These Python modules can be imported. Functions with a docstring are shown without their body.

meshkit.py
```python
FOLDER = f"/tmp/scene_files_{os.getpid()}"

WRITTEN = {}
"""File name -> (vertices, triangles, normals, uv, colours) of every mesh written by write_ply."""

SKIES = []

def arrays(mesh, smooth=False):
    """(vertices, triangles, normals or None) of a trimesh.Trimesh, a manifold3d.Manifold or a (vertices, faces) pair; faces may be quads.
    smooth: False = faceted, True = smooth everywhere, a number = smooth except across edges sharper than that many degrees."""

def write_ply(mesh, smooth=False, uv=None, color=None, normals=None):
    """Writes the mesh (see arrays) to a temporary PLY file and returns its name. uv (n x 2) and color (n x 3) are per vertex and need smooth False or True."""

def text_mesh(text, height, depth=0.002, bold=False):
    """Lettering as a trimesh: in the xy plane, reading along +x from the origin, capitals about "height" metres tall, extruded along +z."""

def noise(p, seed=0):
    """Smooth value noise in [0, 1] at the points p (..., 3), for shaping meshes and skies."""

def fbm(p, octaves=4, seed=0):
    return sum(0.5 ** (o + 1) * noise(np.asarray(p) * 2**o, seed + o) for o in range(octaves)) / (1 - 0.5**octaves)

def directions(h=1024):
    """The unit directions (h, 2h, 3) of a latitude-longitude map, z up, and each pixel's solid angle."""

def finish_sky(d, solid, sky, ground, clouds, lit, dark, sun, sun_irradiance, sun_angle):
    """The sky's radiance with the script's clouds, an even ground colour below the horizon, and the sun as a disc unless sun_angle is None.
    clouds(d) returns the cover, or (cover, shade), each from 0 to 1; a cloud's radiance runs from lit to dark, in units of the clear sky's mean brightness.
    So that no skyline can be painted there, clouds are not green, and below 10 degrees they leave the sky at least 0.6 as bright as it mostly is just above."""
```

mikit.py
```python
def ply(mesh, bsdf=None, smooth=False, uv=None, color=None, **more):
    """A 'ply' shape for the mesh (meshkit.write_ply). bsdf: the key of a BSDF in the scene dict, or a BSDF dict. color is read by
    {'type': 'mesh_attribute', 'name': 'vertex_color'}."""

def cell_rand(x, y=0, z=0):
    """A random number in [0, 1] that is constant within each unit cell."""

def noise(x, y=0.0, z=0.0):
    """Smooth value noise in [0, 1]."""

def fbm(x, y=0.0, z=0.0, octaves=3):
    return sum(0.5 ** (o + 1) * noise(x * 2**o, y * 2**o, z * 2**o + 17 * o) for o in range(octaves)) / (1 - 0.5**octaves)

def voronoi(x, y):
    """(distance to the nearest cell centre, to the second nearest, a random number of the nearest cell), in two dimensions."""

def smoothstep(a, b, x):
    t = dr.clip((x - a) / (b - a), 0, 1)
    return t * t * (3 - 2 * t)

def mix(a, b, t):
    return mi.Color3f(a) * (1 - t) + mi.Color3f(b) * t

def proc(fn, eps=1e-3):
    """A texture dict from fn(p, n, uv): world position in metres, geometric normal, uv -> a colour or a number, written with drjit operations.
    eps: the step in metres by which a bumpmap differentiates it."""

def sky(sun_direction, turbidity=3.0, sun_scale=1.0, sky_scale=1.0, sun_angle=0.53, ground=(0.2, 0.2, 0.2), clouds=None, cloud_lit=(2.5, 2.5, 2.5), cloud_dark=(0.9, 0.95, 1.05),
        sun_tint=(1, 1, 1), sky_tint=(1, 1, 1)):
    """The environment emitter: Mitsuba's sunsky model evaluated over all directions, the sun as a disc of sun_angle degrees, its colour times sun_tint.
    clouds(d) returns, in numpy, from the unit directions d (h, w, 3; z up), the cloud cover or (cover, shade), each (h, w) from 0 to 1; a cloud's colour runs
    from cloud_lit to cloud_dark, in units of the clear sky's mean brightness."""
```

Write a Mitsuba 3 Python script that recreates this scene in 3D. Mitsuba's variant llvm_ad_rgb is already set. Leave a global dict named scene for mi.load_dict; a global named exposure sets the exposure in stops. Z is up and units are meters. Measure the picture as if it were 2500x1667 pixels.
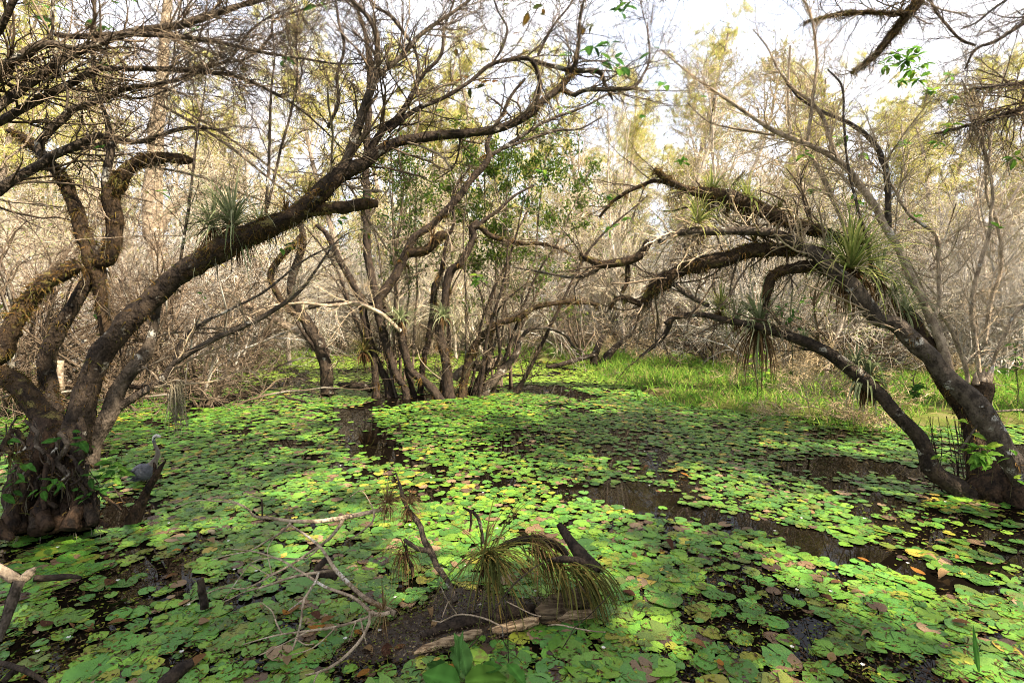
import math
import numpy as np
import drjit as dr
import mitsuba as mi
import mikit
import meshkit
from shapely.geometry import Polygon, Point
from shapely import contains_xy

T = mi.ScalarTransform4f
scene, labels = {}, {}

# ------------------------------------------------------------------ camera, sky, exposure
EYE = np.array([0.0, 0.0, 2.0])
PITCH = math.radians(3.5)
FWD = np.array([0, math.cos(PITCH), -math.sin(PITCH)])
UPV = np.array([0, math.sin(PITCH), math.cos(PITCH)])
FPX = 1250.0                                   # focal length in pixels of a 2500 x 1667 frame
scene['camera'] = {'type': 'perspective', 'fov': math.degrees(2 * math.atan(1250.0 / FPX)), 'fov_axis': 'x', 'near_clip': 0.05, 'far_clip': 2000.0,
                   'to_world': T().look_at(origin=EYE.tolist(), target=(EYE + FWD).tolist(), up=[0, 0, 1])}


def clouds(d):
    p = d / np.maximum(d[..., 2:3] + 0.15, 0.05)
    f = meshkit.fbm(np.stack([p[..., 0] * 1.6, p[..., 1] * 1.6, p[..., 2] * 0], -1) + 3.1, 5, 4)
    return 0.72 + 0.28 * np.clip((f - 0.36) / 0.2, 0, 1), np.clip((f - 0.5) / 0.35, 0, 1) * 0.6


scene['sky'] = mikit.sky((0.60, -0.40, 0.70), turbidity=3, clouds=clouds, cloud_lit=(1.38, 1.36, 1.42), cloud_dark=(1.0, 1.0, 1.1), sun_tint=(0.96, 0.99, 1.06), ground=(0.15, 0.14, 0.09))
exposure = 3.7

# ------------------------------------------------------------------ materials
VC = {'type': 'mesh_attribute', 'name': 'vertex_color'}


def rgb(*c):
    return {'type': 'rgb', 'value': list(c)}


def bark_bump(p, n, uv):
    a = mikit.fbm(p.x * 34, p.y * 34, p.z * 15, 3)
    b = mikit.noise(p.x * 95, p.y * 95, p.z * 60)
    return dr.abs(a - 0.5) * 0.045 + b * 0.005


BARK = {'dark': ((0.009, 0.006, 0.004), (0.048, 0.035, 0.023), (0.24, 0.23, 0.19), 0.66),
        'mossy': ((0.011, 0.007, 0.004), (0.055, 0.035, 0.017), (0.13, 0.11, 0.035), 0.60),
        'grey': ((0.020, 0.015, 0.010), (0.098, 0.078, 0.057), (0.36, 0.35, 0.30), 0.64),
        'pale': ((0.13, 0.098, 0.065), (0.40, 0.32, 0.225), (0.50, 0.48, 0.42), 0.64),
        'black': ((0.010, 0.007, 0.005), (0.048, 0.034, 0.023), (0.12, 0.11, 0.09), 0.74),
        'root': ((0.009, 0.006, 0.004), (0.058, 0.035, 0.020), (0.16, 0.12, 0.08), 0.72)}


def of_kind(uv, column):
    """The bark kind's value: every limb carries the number of its kind in uv.x."""
    rows = [s[column] for s in BARK.values()]
    make = mi.Color3f if isinstance(rows[0], tuple) else mi.Float
    out = make(rows[0])
    for k, r in enumerate(rows[1:], 1):
        out = dr.select(uv.x > k - 0.5, make(r), out)
    return out


def bark_col(p, n, uv):
    f = mikit.fbm(p.x * 22, p.y * 22, p.z * 9, 4)
    g = mikit.noise(p.x * 120, p.y * 120, p.z * 60)
    c = mikit.mix(of_kind(uv, 0), of_kind(uv, 1), mikit.smoothstep(0.28, 0.75, f * 0.75 + g * 0.25))
    q = mikit.fbm(p.x * 9 + 5, p.y * 9, p.z * 9, 4)
    amount = of_kind(uv, 3)
    return mikit.mix(c, of_kind(uv, 2), mikit.smoothstep(amount, amount + 0.12, q) * mikit.smoothstep(0.25, 0.55, g))


scene['m_bark'] = {'type': 'bumpmap', 'tex': mikit.proc(bark_bump, 0.004), 'scale': 1.0, 'b': {'type': 'principled', 'base_color': mikit.proc(bark_col), 'roughness': 0.8, 'specular': 0.2}}


def wood_col(p, n, uv):
    f = mikit.fbm(p.x * 7, p.y * 75, p.z * 75, 4)
    g = mikit.fbm(p.x * 5, p.y * 5, p.z * 5, 3)
    c = mikit.mix((0.10, 0.066, 0.038), (0.40, 0.30, 0.185), mikit.smoothstep(0.3, 0.72, f))
    return c * (0.55 + 0.8 * g) * dr.select(uv.x > 0.5, mi.Float(0.28), mi.Float(1.0))


def wood_bump(p, n, uv):
    return mikit.fbm(p.x * 7, p.y * 75, p.z * 75, 3) * 0.014


scene['m_wood'] = {'type': 'bumpmap', 'tex': mikit.proc(wood_bump, 0.003), 'scale': 1.0, 'b': {'type': 'principled', 'base_color': mikit.proc(wood_col), 'roughness': 0.85, 'specular': 0.15}}
scene['m_feather'] = {'type': 'twosided', 'b': {'type': 'principled', 'base_color': VC, 'roughness': 0.6, 'specular': 0.25}}
scene['m_twig'] = {'type': 'twosided', 'b': {'type': 'diffuse', 'reflectance': VC}}
scene['m_leaf'] = {'type': 'principledthin', 'base_color': VC, 'roughness': 0.4, 'spec_trans': 0.0, 'diff_trans': 0.9, 'eta': 1.4}
scene['m_pad'] = {'type': 'twosided', 'b': {'type': 'principled', 'base_color': VC, 'roughness': 0.42, 'specular': 0.4}}


scene['m_water'] = {'type': 'plastic', 'diffuse_reflectance': rgb(0.004, 0.003, 0.002), 'int_ior': 1.33, 'specular_reflectance': rgb(0.55, 0.55, 0.55)}


def mud_col(p, n, uv):
    f = mikit.fbm(p.x * 9, p.y * 9, p.z * 9, 4)
    g = mikit.noise(p.x * 160, p.y * 160, p.z * 90)
    c = mikit.mix((0.012, 0.008, 0.005), (0.05, 0.034, 0.022), f)
    return mikit.mix(c, (0.10, 0.08, 0.055), mikit.smoothstep(0.8, 0.95, g) * 0.7)


scene['m_mud'] = {'type': 'twosided', 'b': {'type': 'principled', 'base_color': mikit.proc(mud_col), 'roughness': 0.5, 'specular': 0.4}}


def soil_col(p, n, uv):
    f = mikit.fbm(p.x * 1.3, p.y * 1.3, 0.0, 4)
    c = mikit.mix((0.03, 0.024, 0.012), (0.10, 0.12, 0.03), mikit.smoothstep(0.35, 0.7, f))
    return mikit.mix(c, (0.16, 0.13, 0.07), mikit.smoothstep(0.5, 0.8, mikit.noise(p.x * 6, p.y * 6, 3.0)) * 0.5)


scene['m_soil'] = {'type': 'twosided', 'b': {'type': 'diffuse', 'reflectance': mikit.proc(soil_col)}}

# ------------------------------------------------------------------ pixel -> place
TILES = {0: (0, 0, 1.0), 1: (0, 0, 2.24), 2: (800, 0, 2.24), 3: (1650, 0, 2.24), 4: (0, 550, 2.24), 5: (800, 550, 2.24), 6: (1650, 550, 2.24), 7: (0, 1000, 2.3506), 8: (800, 1000, 2.3506),
         9: (1650, 1000, 2.3506), 10: (850, 1200, 3.36), 11: (400, 1200, 3.358), 12: (1000, 1500, 4.704), 13: (0, 1000, 4.48), 14: (2150, 850, 3.92)}


def nat(tile, x, y):
    ox, oy, s = TILES[tile]
    return ox + x / s, oy + y / s


def ray(u, v):
    return FWD + np.array([1.0, 0, 0]) * ((u - 1250.0) / FPX) - UPV * ((v - 833.5) / FPX)


def at(u, v, Y):
    d = ray(u, v)
    return EYE + d * (Y / d[1])


def gp(u, v, z=0.0):
    d = ray(u, v)
    return EYE + d * ((z - EYE[2]) / d[2])


def gpoly(tile, pts):
    return Polygon([gp(*nat(tile, *p))[:2] for p in pts]).buffer(0)


# ------------------------------------------------------------------ mesh helpers
def unit(v):
    return v / (np.linalg.norm(v, axis=-1, keepdims=True) + 1e-12)


def tubes(P, R, sides=3, flat=1.0):
    """N polylines (N,K,3) with radii (N,K) as tubes."""
    P = np.asarray(P, float)
    N, K = P.shape[:2]
    t = unit(np.gradient(P, axis=1))
    mean = np.abs(unit(P[:, -1] - P[:, 0]))
    ref = np.eye(3)[np.argmin(mean, axis=1)][:, None, :]
    a = unit(np.cross(t, np.broadcast_to(ref, t.shape)))
    b = np.cross(t, a)
    g = np.arange(sides) * 2 * np.pi / sides
    V = P[:, :, None] + R[:, :, None, None] * (np.cos(g)[None, None, :, None] * a[:, :, None] + flat * np.sin(g)[None, None, :, None] * b[:, :, None])
    n, k, s = np.meshgrid(np.arange(N), np.arange(K - 1), np.arange(sides), indexing='ij')
    base = (n * K + k) * sides
    i0, i1 = base + s, base + (s + 1) % sides
    F = np.stack([np.stack([i0, i1, i1 + sides], -1), np.stack([i0, i1 + sides, i0 + sides], -1)], -2).reshape(-1, 3)
    return V.reshape(-1, 3), F


def catmull(P, m):
    """Smooth resampling of a polyline to m points, evenly by length."""
    P = np.asarray(P, float)
    Q = np.vstack([2 * P[0] - P[1], P, 2 * P[-1] - P[-2]])
    out = []
    for i in range(len(P) - 1):
        p0, p1, p2, p3 = Q[i:i + 4]
        t = np.linspace(0, 1, 12, endpoint=False)[:, None]
        out.append(0.5 * (2 * p1 + (p2 - p0) * t + (2 * p0 - 5 * p1 + 4 * p2 - p3) * t ** 2 + (3 * p1 - p0 - 3 * p2 + p3) * t ** 3))
    out.append(P[-1:])
    out = np.vstack(out)
    s = np.r_[0, np.cumsum(np.linalg.norm(np.diff(out[:, :3], axis=0), axis=1))]
    u = np.linspace(0, s[-1], m)
    return np.stack([np.interp(u, s, out[:, j]) for j in range(out.shape[1])], 1)


def big_tube(P, R, sides=12, rough=0.12, seed=0, cap=True):
    """One limb with parallel-transported frames and an uneven, ridged surface."""
    K = len(P)
    t = unit(np.gradient(P, axis=0))
    a = np.zeros_like(P)
    ref = np.eye(3)[np.argmin(np.abs(t[0]))]
    a[0] = unit(np.cross(t[0], ref))
    for i in range(1, K):
        v = a[i - 1] - t[i] * np.dot(a[i - 1], t[i])
        a[i] = v / (np.linalg.norm(v) + 1e-12)
    b = np.cross(t, a)
    g = np.arange(sides) * 2 * np.pi / sides
    s = np.r_[0, np.cumsum(np.linalg.norm(np.diff(P, axis=0), axis=1))]
    rm = np.maximum(R.mean(), 0.01)
    q = np.stack([np.broadcast_to(np.cos(g)[None] * 1.6, (K, sides)), np.broadcast_to(np.sin(g)[None] * 1.6, (K, sides)), np.broadcast_to((s / rm * 0.35)[:, None], (K, sides))], -1)
    low = meshkit.fbm(q + seed * 7.3, 3, 1) - 0.5
    q2 = q * np.array([2.6, 2.6, 0.9])
    hi = np.abs(meshkit.noise(q2 + seed * 3.1, 2) - 0.5)
    rng = np.random.default_rng(seed + 77)
    knots = np.zeros((K, sides))
    for _ in range(int(s[-1] / rm * 0.22) if rm > 0.012 else 0):
        kc, ka = rng.uniform(0, s[-1]), rng.uniform(0, 2 * np.pi)
        da = np.abs((g[None] - ka + np.pi) % (2 * np.pi) - np.pi)
        knots += rng.uniform(0.15, 0.5) * np.exp(-((s[:, None] - kc) / (rm * rng.uniform(0.3, 0.9))) ** 2 - (da / rng.uniform(0.35, 0.8)) ** 2)
    rad = R[:, None] * (1 + rough * 2.6 * low + rough * 1.3 * hi + knots * min(1, rough * 5))
    V = P[:, None] + rad[..., None] * (np.cos(g)[None, :, None] * a[:, None] + np.sin(g)[None, :, None] * b[:, None])
    k, j = np.meshgrid(np.arange(K - 1), np.arange(sides), indexing='ij')
    i0, i1 = k * sides + j, k * sides + (j + 1) % sides
    F = np.stack([np.stack([i0, i1, i1 + sides], -1), np.stack([i0, i1 + sides, i0 + sides], -1)], -2).reshape(-1, 3)
    V = V.reshape(-1, 3)
    if cap:
        n = len(V)
        V = np.vstack([V, P[0], P[-1]])
        j = np.arange(sides)
        F = np.vstack([F, np.stack([(j + 1) % sides, j, 0 * j + n], 1), np.stack([(K - 1) * sides + j, (K - 1) * sides + (j + 1) % sides, 0 * j + n + 1], 1)])
    return V, F


def grow(P, R, n, rng, t0=0.2, t1=1.0, ang=(0.7, 0.25), length=(0.3, 0.6), K=6, rf=0.55, rmin=0.002, wander=0.18, grav=0.05, tip=0.3, absolute=False, taper=0.5):
    """Children of N polylines: n each, vectorised. Returns paths and radii."""
    N, Kp = P.shape[:2]
    idx = np.repeat(np.arange(N), n)
    M = len(idx)
    t = t0 + (t1 - t0) * rng.random(M)
    f = t * (Kp - 1)
    i = np.minimum(f.astype(int), Kp - 2)
    w = (f - i)[:, None]
    pos = P[idx, i] * (1 - w) + P[idx, i + 1] * w
    tan = unit(P[idx, i + 1] - P[idx, i])
    rad = R[idx, i] * (1 - w[:, 0]) + R[idx, i + 1] * w[:, 0]
    perp = rng.normal(size=(M, 3))
    perp = unit(perp - tan * (perp * tan).sum(1, keepdims=True))
    a = np.clip(rng.normal(ang[0], ang[1], M), 0.15, 1.6)[:, None]
    d = np.cos(a) * tan + np.sin(a) * perp
    plen = np.linalg.norm(np.diff(P, axis=1), axis=2).sum(1)[idx]
    L = rng.uniform(length[0], length[1], M) * (1.0 if absolute else plen) * (1 - taper * t)
    out = np.zeros((M, K, 3))
    out[:, 0] = pos
    step = (L / (K - 1))[:, None]
    bend = rng.normal(0, wander, (M, 3))
    for k in range(1, K):
        d = unit(d + bend * 0.5 + rng.normal(0, wander, (M, 3)) + np.array([0, 0, grav]))
        out[:, k] = out[:, k - 1] + d * step
    r0 = np.maximum(rad * rf, rmin)
    return out, r0[:, None] * np.linspace(1, tip, K)[None]


def strips(P, Wd, side, vee=0.0):
    """N ribbons (N,K,3) of half-width Wd (N,K) along the vectors side (N,K,3) or (N,1,3); three points across so that they can be folded."""
    N, K = P.shape[:2]
    t = unit(np.gradient(P, axis=1))
    s = unit(side - t * (side * t).sum(-1, keepdims=True))
    nrm = np.cross(s, t)
    L = P - s * Wd[..., None] + nrm * (vee * Wd)[..., None]
    Rr = P + s * Wd[..., None] + nrm * (vee * Wd)[..., None]
    V = np.stack([L, P, Rr], 2).reshape(-1, 3)
    n, k, c = np.meshgrid(np.arange(N), np.arange(K - 1), np.arange(2), indexing='ij')
    i0 = (n * K + k) * 3 + c
    F = np.stack([np.stack([i0, i0 + 1, i0 + 4], -1), np.stack([i0, i0 + 4, i0 + 3], -1)], -2).reshape(-1, 3)
    return V, F


def quads(C, A, B, bend=0.0):
    """N small four-sided leaves (diamonds): centre, half-length vector, half-width vector."""
    n = np.cross(unit(A), unit(B)) * (np.linalg.norm(A, axis=1, keepdims=True) * bend)
    V = np.stack([C - A, C - A * 0.1 + B - n, C + A, C - A * 0.1 - B - n], 1).reshape(-1, 3)
    i = np.arange(len(C))[:, None] * 4
    F = np.concatenate([i + np.array([[0, 1, 2]]), i + np.array([[0, 2, 3]])], 1).reshape(-1, 3)
    return V, F


class Mesh:
    def __init__(self):
        self.V, self.F, self.C, self.n = [], [], [], 0

    def add(self, VF, col):
        V, F = VF
        col = np.asarray(col, float)
        self.V.append(V)
        self.F.append(F + self.n)
        self.C.append(np.broadcast_to(col, V.shape).copy())
        self.n += len(V)
        return self

    def shape(self, bsdf, smooth=True):
        V, F, C = np.vstack(self.V), np.vstack(self.F), np.clip(np.vstack(self.C), 0.002, 0.95)
        return mikit.ply((V, F), bsdf, smooth=smooth, color=C)

    def put(self, key, bsdf, smooth=True):
        if self.n:
            scene[key] = self.shape(bsdf, smooth)
        return key


def per(col, each, rng, spread=0.15):
    """One colour per leaf/twig out of the palette rows, repeated for its vertices."""
    col = np.asarray(col, float)
    N = each[0]
    c = col[rng.integers(0, len(col), N)] * rng.uniform(1 - spread, 1 + spread, (N, 1))
    return np.repeat(c, each[1], axis=0)


def noise_col(V, a, b, scale, seed=0, lichen=None, amount=0.6):
    f = np.clip((meshkit.fbm(V * scale, 4, seed) - 0.3) / 0.4, 0, 1)[:, None]
    c = np.array(a) * (1 - f) + np.array(b) * f
    if lichen is not None:
        g = np.clip((meshkit.fbm(V * scale * 1.7 + 9, 4, seed + 5) - amount) / 0.08, 0, 1)[:, None]
        c = c * (1 - g) + np.array(lichen) * g
    return c


COUNT = {}


def number(name):
    COUNT[name] = COUNT.get(name, -1) + 1
    return name if COUNT[name] == 0 else f'{name}_{COUNT[name]:03d}'


def tag(key, label, cat, group=None, kind=None):
    labels[key] = {'label': label, 'category': cat}
    if group:
        labels[key]['group'] = group
    if kind:
        labels[key]['kind'] = kind
    return key


def setting(key, kind='structure', label=None):
    labels[key] = {'kind': kind}
    if label:
        labels[key]['label'] = label


# ------------------------------------------------------------------ the setting: water, ground
WATER_GAPS = [
    gpoly(8, [(1210, 462), (1480, 425), (1620, 398), (1760, 428), (1870, 450), (1998, 520), (2150, 572), (2285, 590), (2555, 636), (2700, 690), (2830, 715), (2960, 768), (3180, 795), (3250, 836), (3400, 885), (3550, 945),
              (3780, 1015), (3960, 970), (3900, 1060), (3780, 1075), (3500, 1035), (3370, 1000), (3200, 910), (3000, 905), (2850, 885), (2715, 815), (2560, 725), (2400, 695), (2285, 690), (2180, 645), (2000, 640), (1850, 622), (1700, 570), (1530, 515), (1400, 500), (1250, 482)]),
    gpoly(5, [(30, 1010), (240, 965), (270, 1080), (350, 1160), (440, 1250), (620, 1325), (700, 1380), (600, 1375), (480, 1330), (350, 1305), (220, 1265), (80, 1245), (30, 1130)]),
    gpoly(5, [(240, 915), (480, 930), (960, 875), (950, 915), (700, 950), (430, 975), (420, 1000), (250, 1000)]),
    gpoly(5, [(960, 866), (1300, 880), (1530, 950), (1380, 968), (1250, 930), (1000, 915)]),
    gpoly(4, [(960, 995), (1200, 940), (1400, 888), (1700, 785), (1690, 850), (1450, 912), (1300, 975), (1000, 1012)]),
    gpoly(6, [(580, 1310), (800, 1262), (960, 1270), (1200, 1300), (1350, 1330), (1440, 1450), (1300, 1400), (1100, 1372), (750, 1372)]),
    gpoly(8, [(720, 385), (900, 368), (1100, 415), (1150, 455), (1020, 450), (900, 440)]),
    gpoly(4, [(1420, 1200), (1540, 1165), (1700, 1180), (1760, 1215), (1600, 1232)]),
    gpoly(9, [(1640, 860), (1800, 870), (1998, 820), (1998, 900), (1850, 960), (1700, 930)]),
    gpoly(7, [(600, 520), (760, 470), (900, 530), (930, 590), (830, 640), (620, 720), (560, 640)]),
    gpoly(8, [(430, 960), (530, 960), (540, 1040), (450, 1050)]),
    gpoly(11, [(600, 880), (900, 850), (940, 930), (620, 960)]),
    gpoly(7, [(0, 640), (560, 600), (480, 690), (60, 720)]),
    gpoly(14, [(600, 1370), (1300, 1370), (1372, 1540), (1000, 1450)]),
    gpoly(7, [(0, 1420), (100, 1340), (120, 1380), (0, 1470)]),
]
MUD = gpoly(8, [(-60, 1480), (120, 1330), (300, 1215), (560, 1130), (620, 1040), (760, 1010), (1000, 1050), (1200, 1085), (1510, 1040), (1560, 1130), (1520, 1200), (1330, 1250), (1100, 1300), (800, 1400), (560, 1440), (200, 1470), (0, 1500)])
BANKS = [
    gpoly(0, [(1470, 902), (1540, 930), (1600, 962), (1680, 985), (1800, 1000), (1950, 1012), (2090, 1028), (2300, 1036), (2520, 1030), (2560, 935), (2300, 925), (2100, 905), (1900, 888), (1700, 880), (1500, 880)]),
    gpoly(0, [(1225, 872), (1330, 880), (1420, 874), (1480, 885), (1560, 870), (1500, 852), (1220, 852)]),
    gpoly(0, [(-250, 975), (60, 955), (200, 930), (420, 926), (560, 905), (690, 882), (760, 868), (760, 857), (-250, 857)]),
]


def terrain(x, y):
    d = np.full(np.shape(x), -9.0)
    P = np.stack([np.ravel(x), np.ravel(y)], 1)
    from shapely import points, distance
    pts = points(P)
    h = np.full(len(P), -0.5)
    for b in BANKS:
        ds = distance(b, pts)
        h = np.maximum(h, 0.10 - 0.55 * np.clip(ds / 0.9, 0, 1))
    far = np.clip((P[:, 1] - 25 - 2 * np.sin(P[:, 0] * 0.3)) / 3, 0, 1)
    h = np.maximum(h, -0.5 + 0.62 * far)
    h += 0.06 * (meshkit.fbm(np.stack([P[:, 0] * 0.9, P[:, 1] * 0.9, 0 * P[:, 0]], 1), 3, 3) - 0.5)
    behind = np.clip((-1.5 - P[:, 1]) / 1.0, 0, 1)
    h = np.maximum(h, -0.5 + 0.7 * behind)
    return h.reshape(np.shape(x))


def build_ground():
    u = np.linspace(-1, 1, 171)
    gx = 26 * u + 374 * u ** 5
    v = np.linspace(-1, 1, 171)
    gy = 14 + 26 * v + 374 * v ** 5
    X, Y = np.meshgrid(gx, gy)
    Z = terrain(X, Y)
    n = len(u)
    i, j = np.meshgrid(np.arange(n - 1), np.arange(n - 1), indexing='ij')
    a = (i * n + j).ravel()
    F = np.vstack([np.stack([a, a + 1, a + n + 1], 1), np.stack([a, a + n + 1, a + n], 1)])
    scene['ground'] = mikit.ply((np.stack([X, Y, Z], -1).reshape(-1, 3), F), 'm_soil', smooth=True)
    setting('ground')
    scene['water'] = {'type': 'rectangle', 'to_world': T().translate([0, 14, 0]).scale([60, 60, 1]), 'bsdf': {'type': 'ref', 'id': 'm_water'}}
    setting('water')


build_ground()


def build_mud():
    x0, y0, x1, y1 = MUD.buffer(0.1).bounds
    n, m = 150, 110
    X, Y = np.meshgrid(np.linspace(x0, x1, n), np.linspace(y0, y1, m))
    from shapely import points, distance
    inside = distance(MUD.exterior, points(X.ravel(), Y.ravel())) * np.where(contains_xy(MUD, X.ravel(), Y.ravel()), 1, -1)
    P = np.stack([X.ravel(), Y.ravel(), 0 * X.ravel()], 1)
    Z = -0.03 + 0.055 * np.clip((inside + 0.06) / 0.16, 0, 1) + 0.03 * (meshkit.fbm(P * 7, 4, 8) - 0.5) + 0.02 * (meshkit.fbm(P * 40, 3, 9) - 0.5)
    a = (np.arange(m - 1)[:, None] * n + np.arange(n - 1)).ravel()
    F = np.vstack([np.stack([a, a + 1, a + n + 1], 1), np.stack([a, a + n + 1, a + n], 1)])
    scene['mud'] = mikit.ply((np.stack([X.ravel(), Y.ravel(), Z], 1), F), 'm_mud', smooth=True)
    setting('mud')


build_mud()

# ------------------------------------------------------------------ floating pads
PAD_COLS = np.array([[0.084, 0.205, 0.022], [0.064, 0.178, 0.024], [0.108, 0.232, 0.022], [0.052, 0.145, 0.026], [0.135, 0.250, 0.024], [0.074, 0.182, 0.032], [0.096, 0.198, 0.028]])
PAD_YELLOW = np.array([[0.26, 0.25, 0.03], [0.19, 0.24, 0.025], [0.29, 0.22, 0.035]])
PAD_BROWN = np.array([[0.13, 0.085, 0.045], [0.07, 0.045, 0.027], [0.18, 0.125, 0.07], [0.045, 0.028, 0.02]])


def pad_mesh(r, rng, seg, rings):
    """A heart-shaped pad: a disc with a narrow notch, its rim slightly wavy and curled."""
    notch = rng.uniform(0.10, 0.34)
    g = np.linspace(notch, 2 * np.pi - notch, seg)
    ph = rng.uniform(0, 6.28, 3)
    rim = r * (1 + 0.05 * np.sin(3 * g + ph[0]) + 0.035 * np.sin(5 * g + ph[1]) + 0.02 * np.sin(9 * g + ph[2])) * np.where((np.arange(seg) == 0) | (np.arange(seg) == seg - 1), 0.90, 1)
    rim[[1, -2]] *= 1.04
    rho = np.linspace(0, 1, rings + 1)[1:]
    curl = rng.normal(0, 0.045, 2)
    V = [[0, 0, 0]]
    for q in rho:
        x, y = rim * q * np.cos(g), rim * q * np.sin(g) * rng.uniform(0.97, 1.0)
        z = r * q * q * (curl[0] * np.cos(2 * g + ph[0]) + curl[1] * np.sin(3 * g) + rng.uniform(0.0, 0.02))
        V += np.stack([x, y, z], 1).tolist()
    V = np.array(V)
    F = [[0, 1 + k, 2 + k] for k in range(seg - 1)]
    for q in range(rings - 1):
        a, b = 1 + q * seg, 1 + (q + 1) * seg
        for k in range(seg - 1):
            F += [[a + k, b + k, b + k + 1], [a + k, b + k + 1, a + k + 1]]
    return V, np.array(F)


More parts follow.
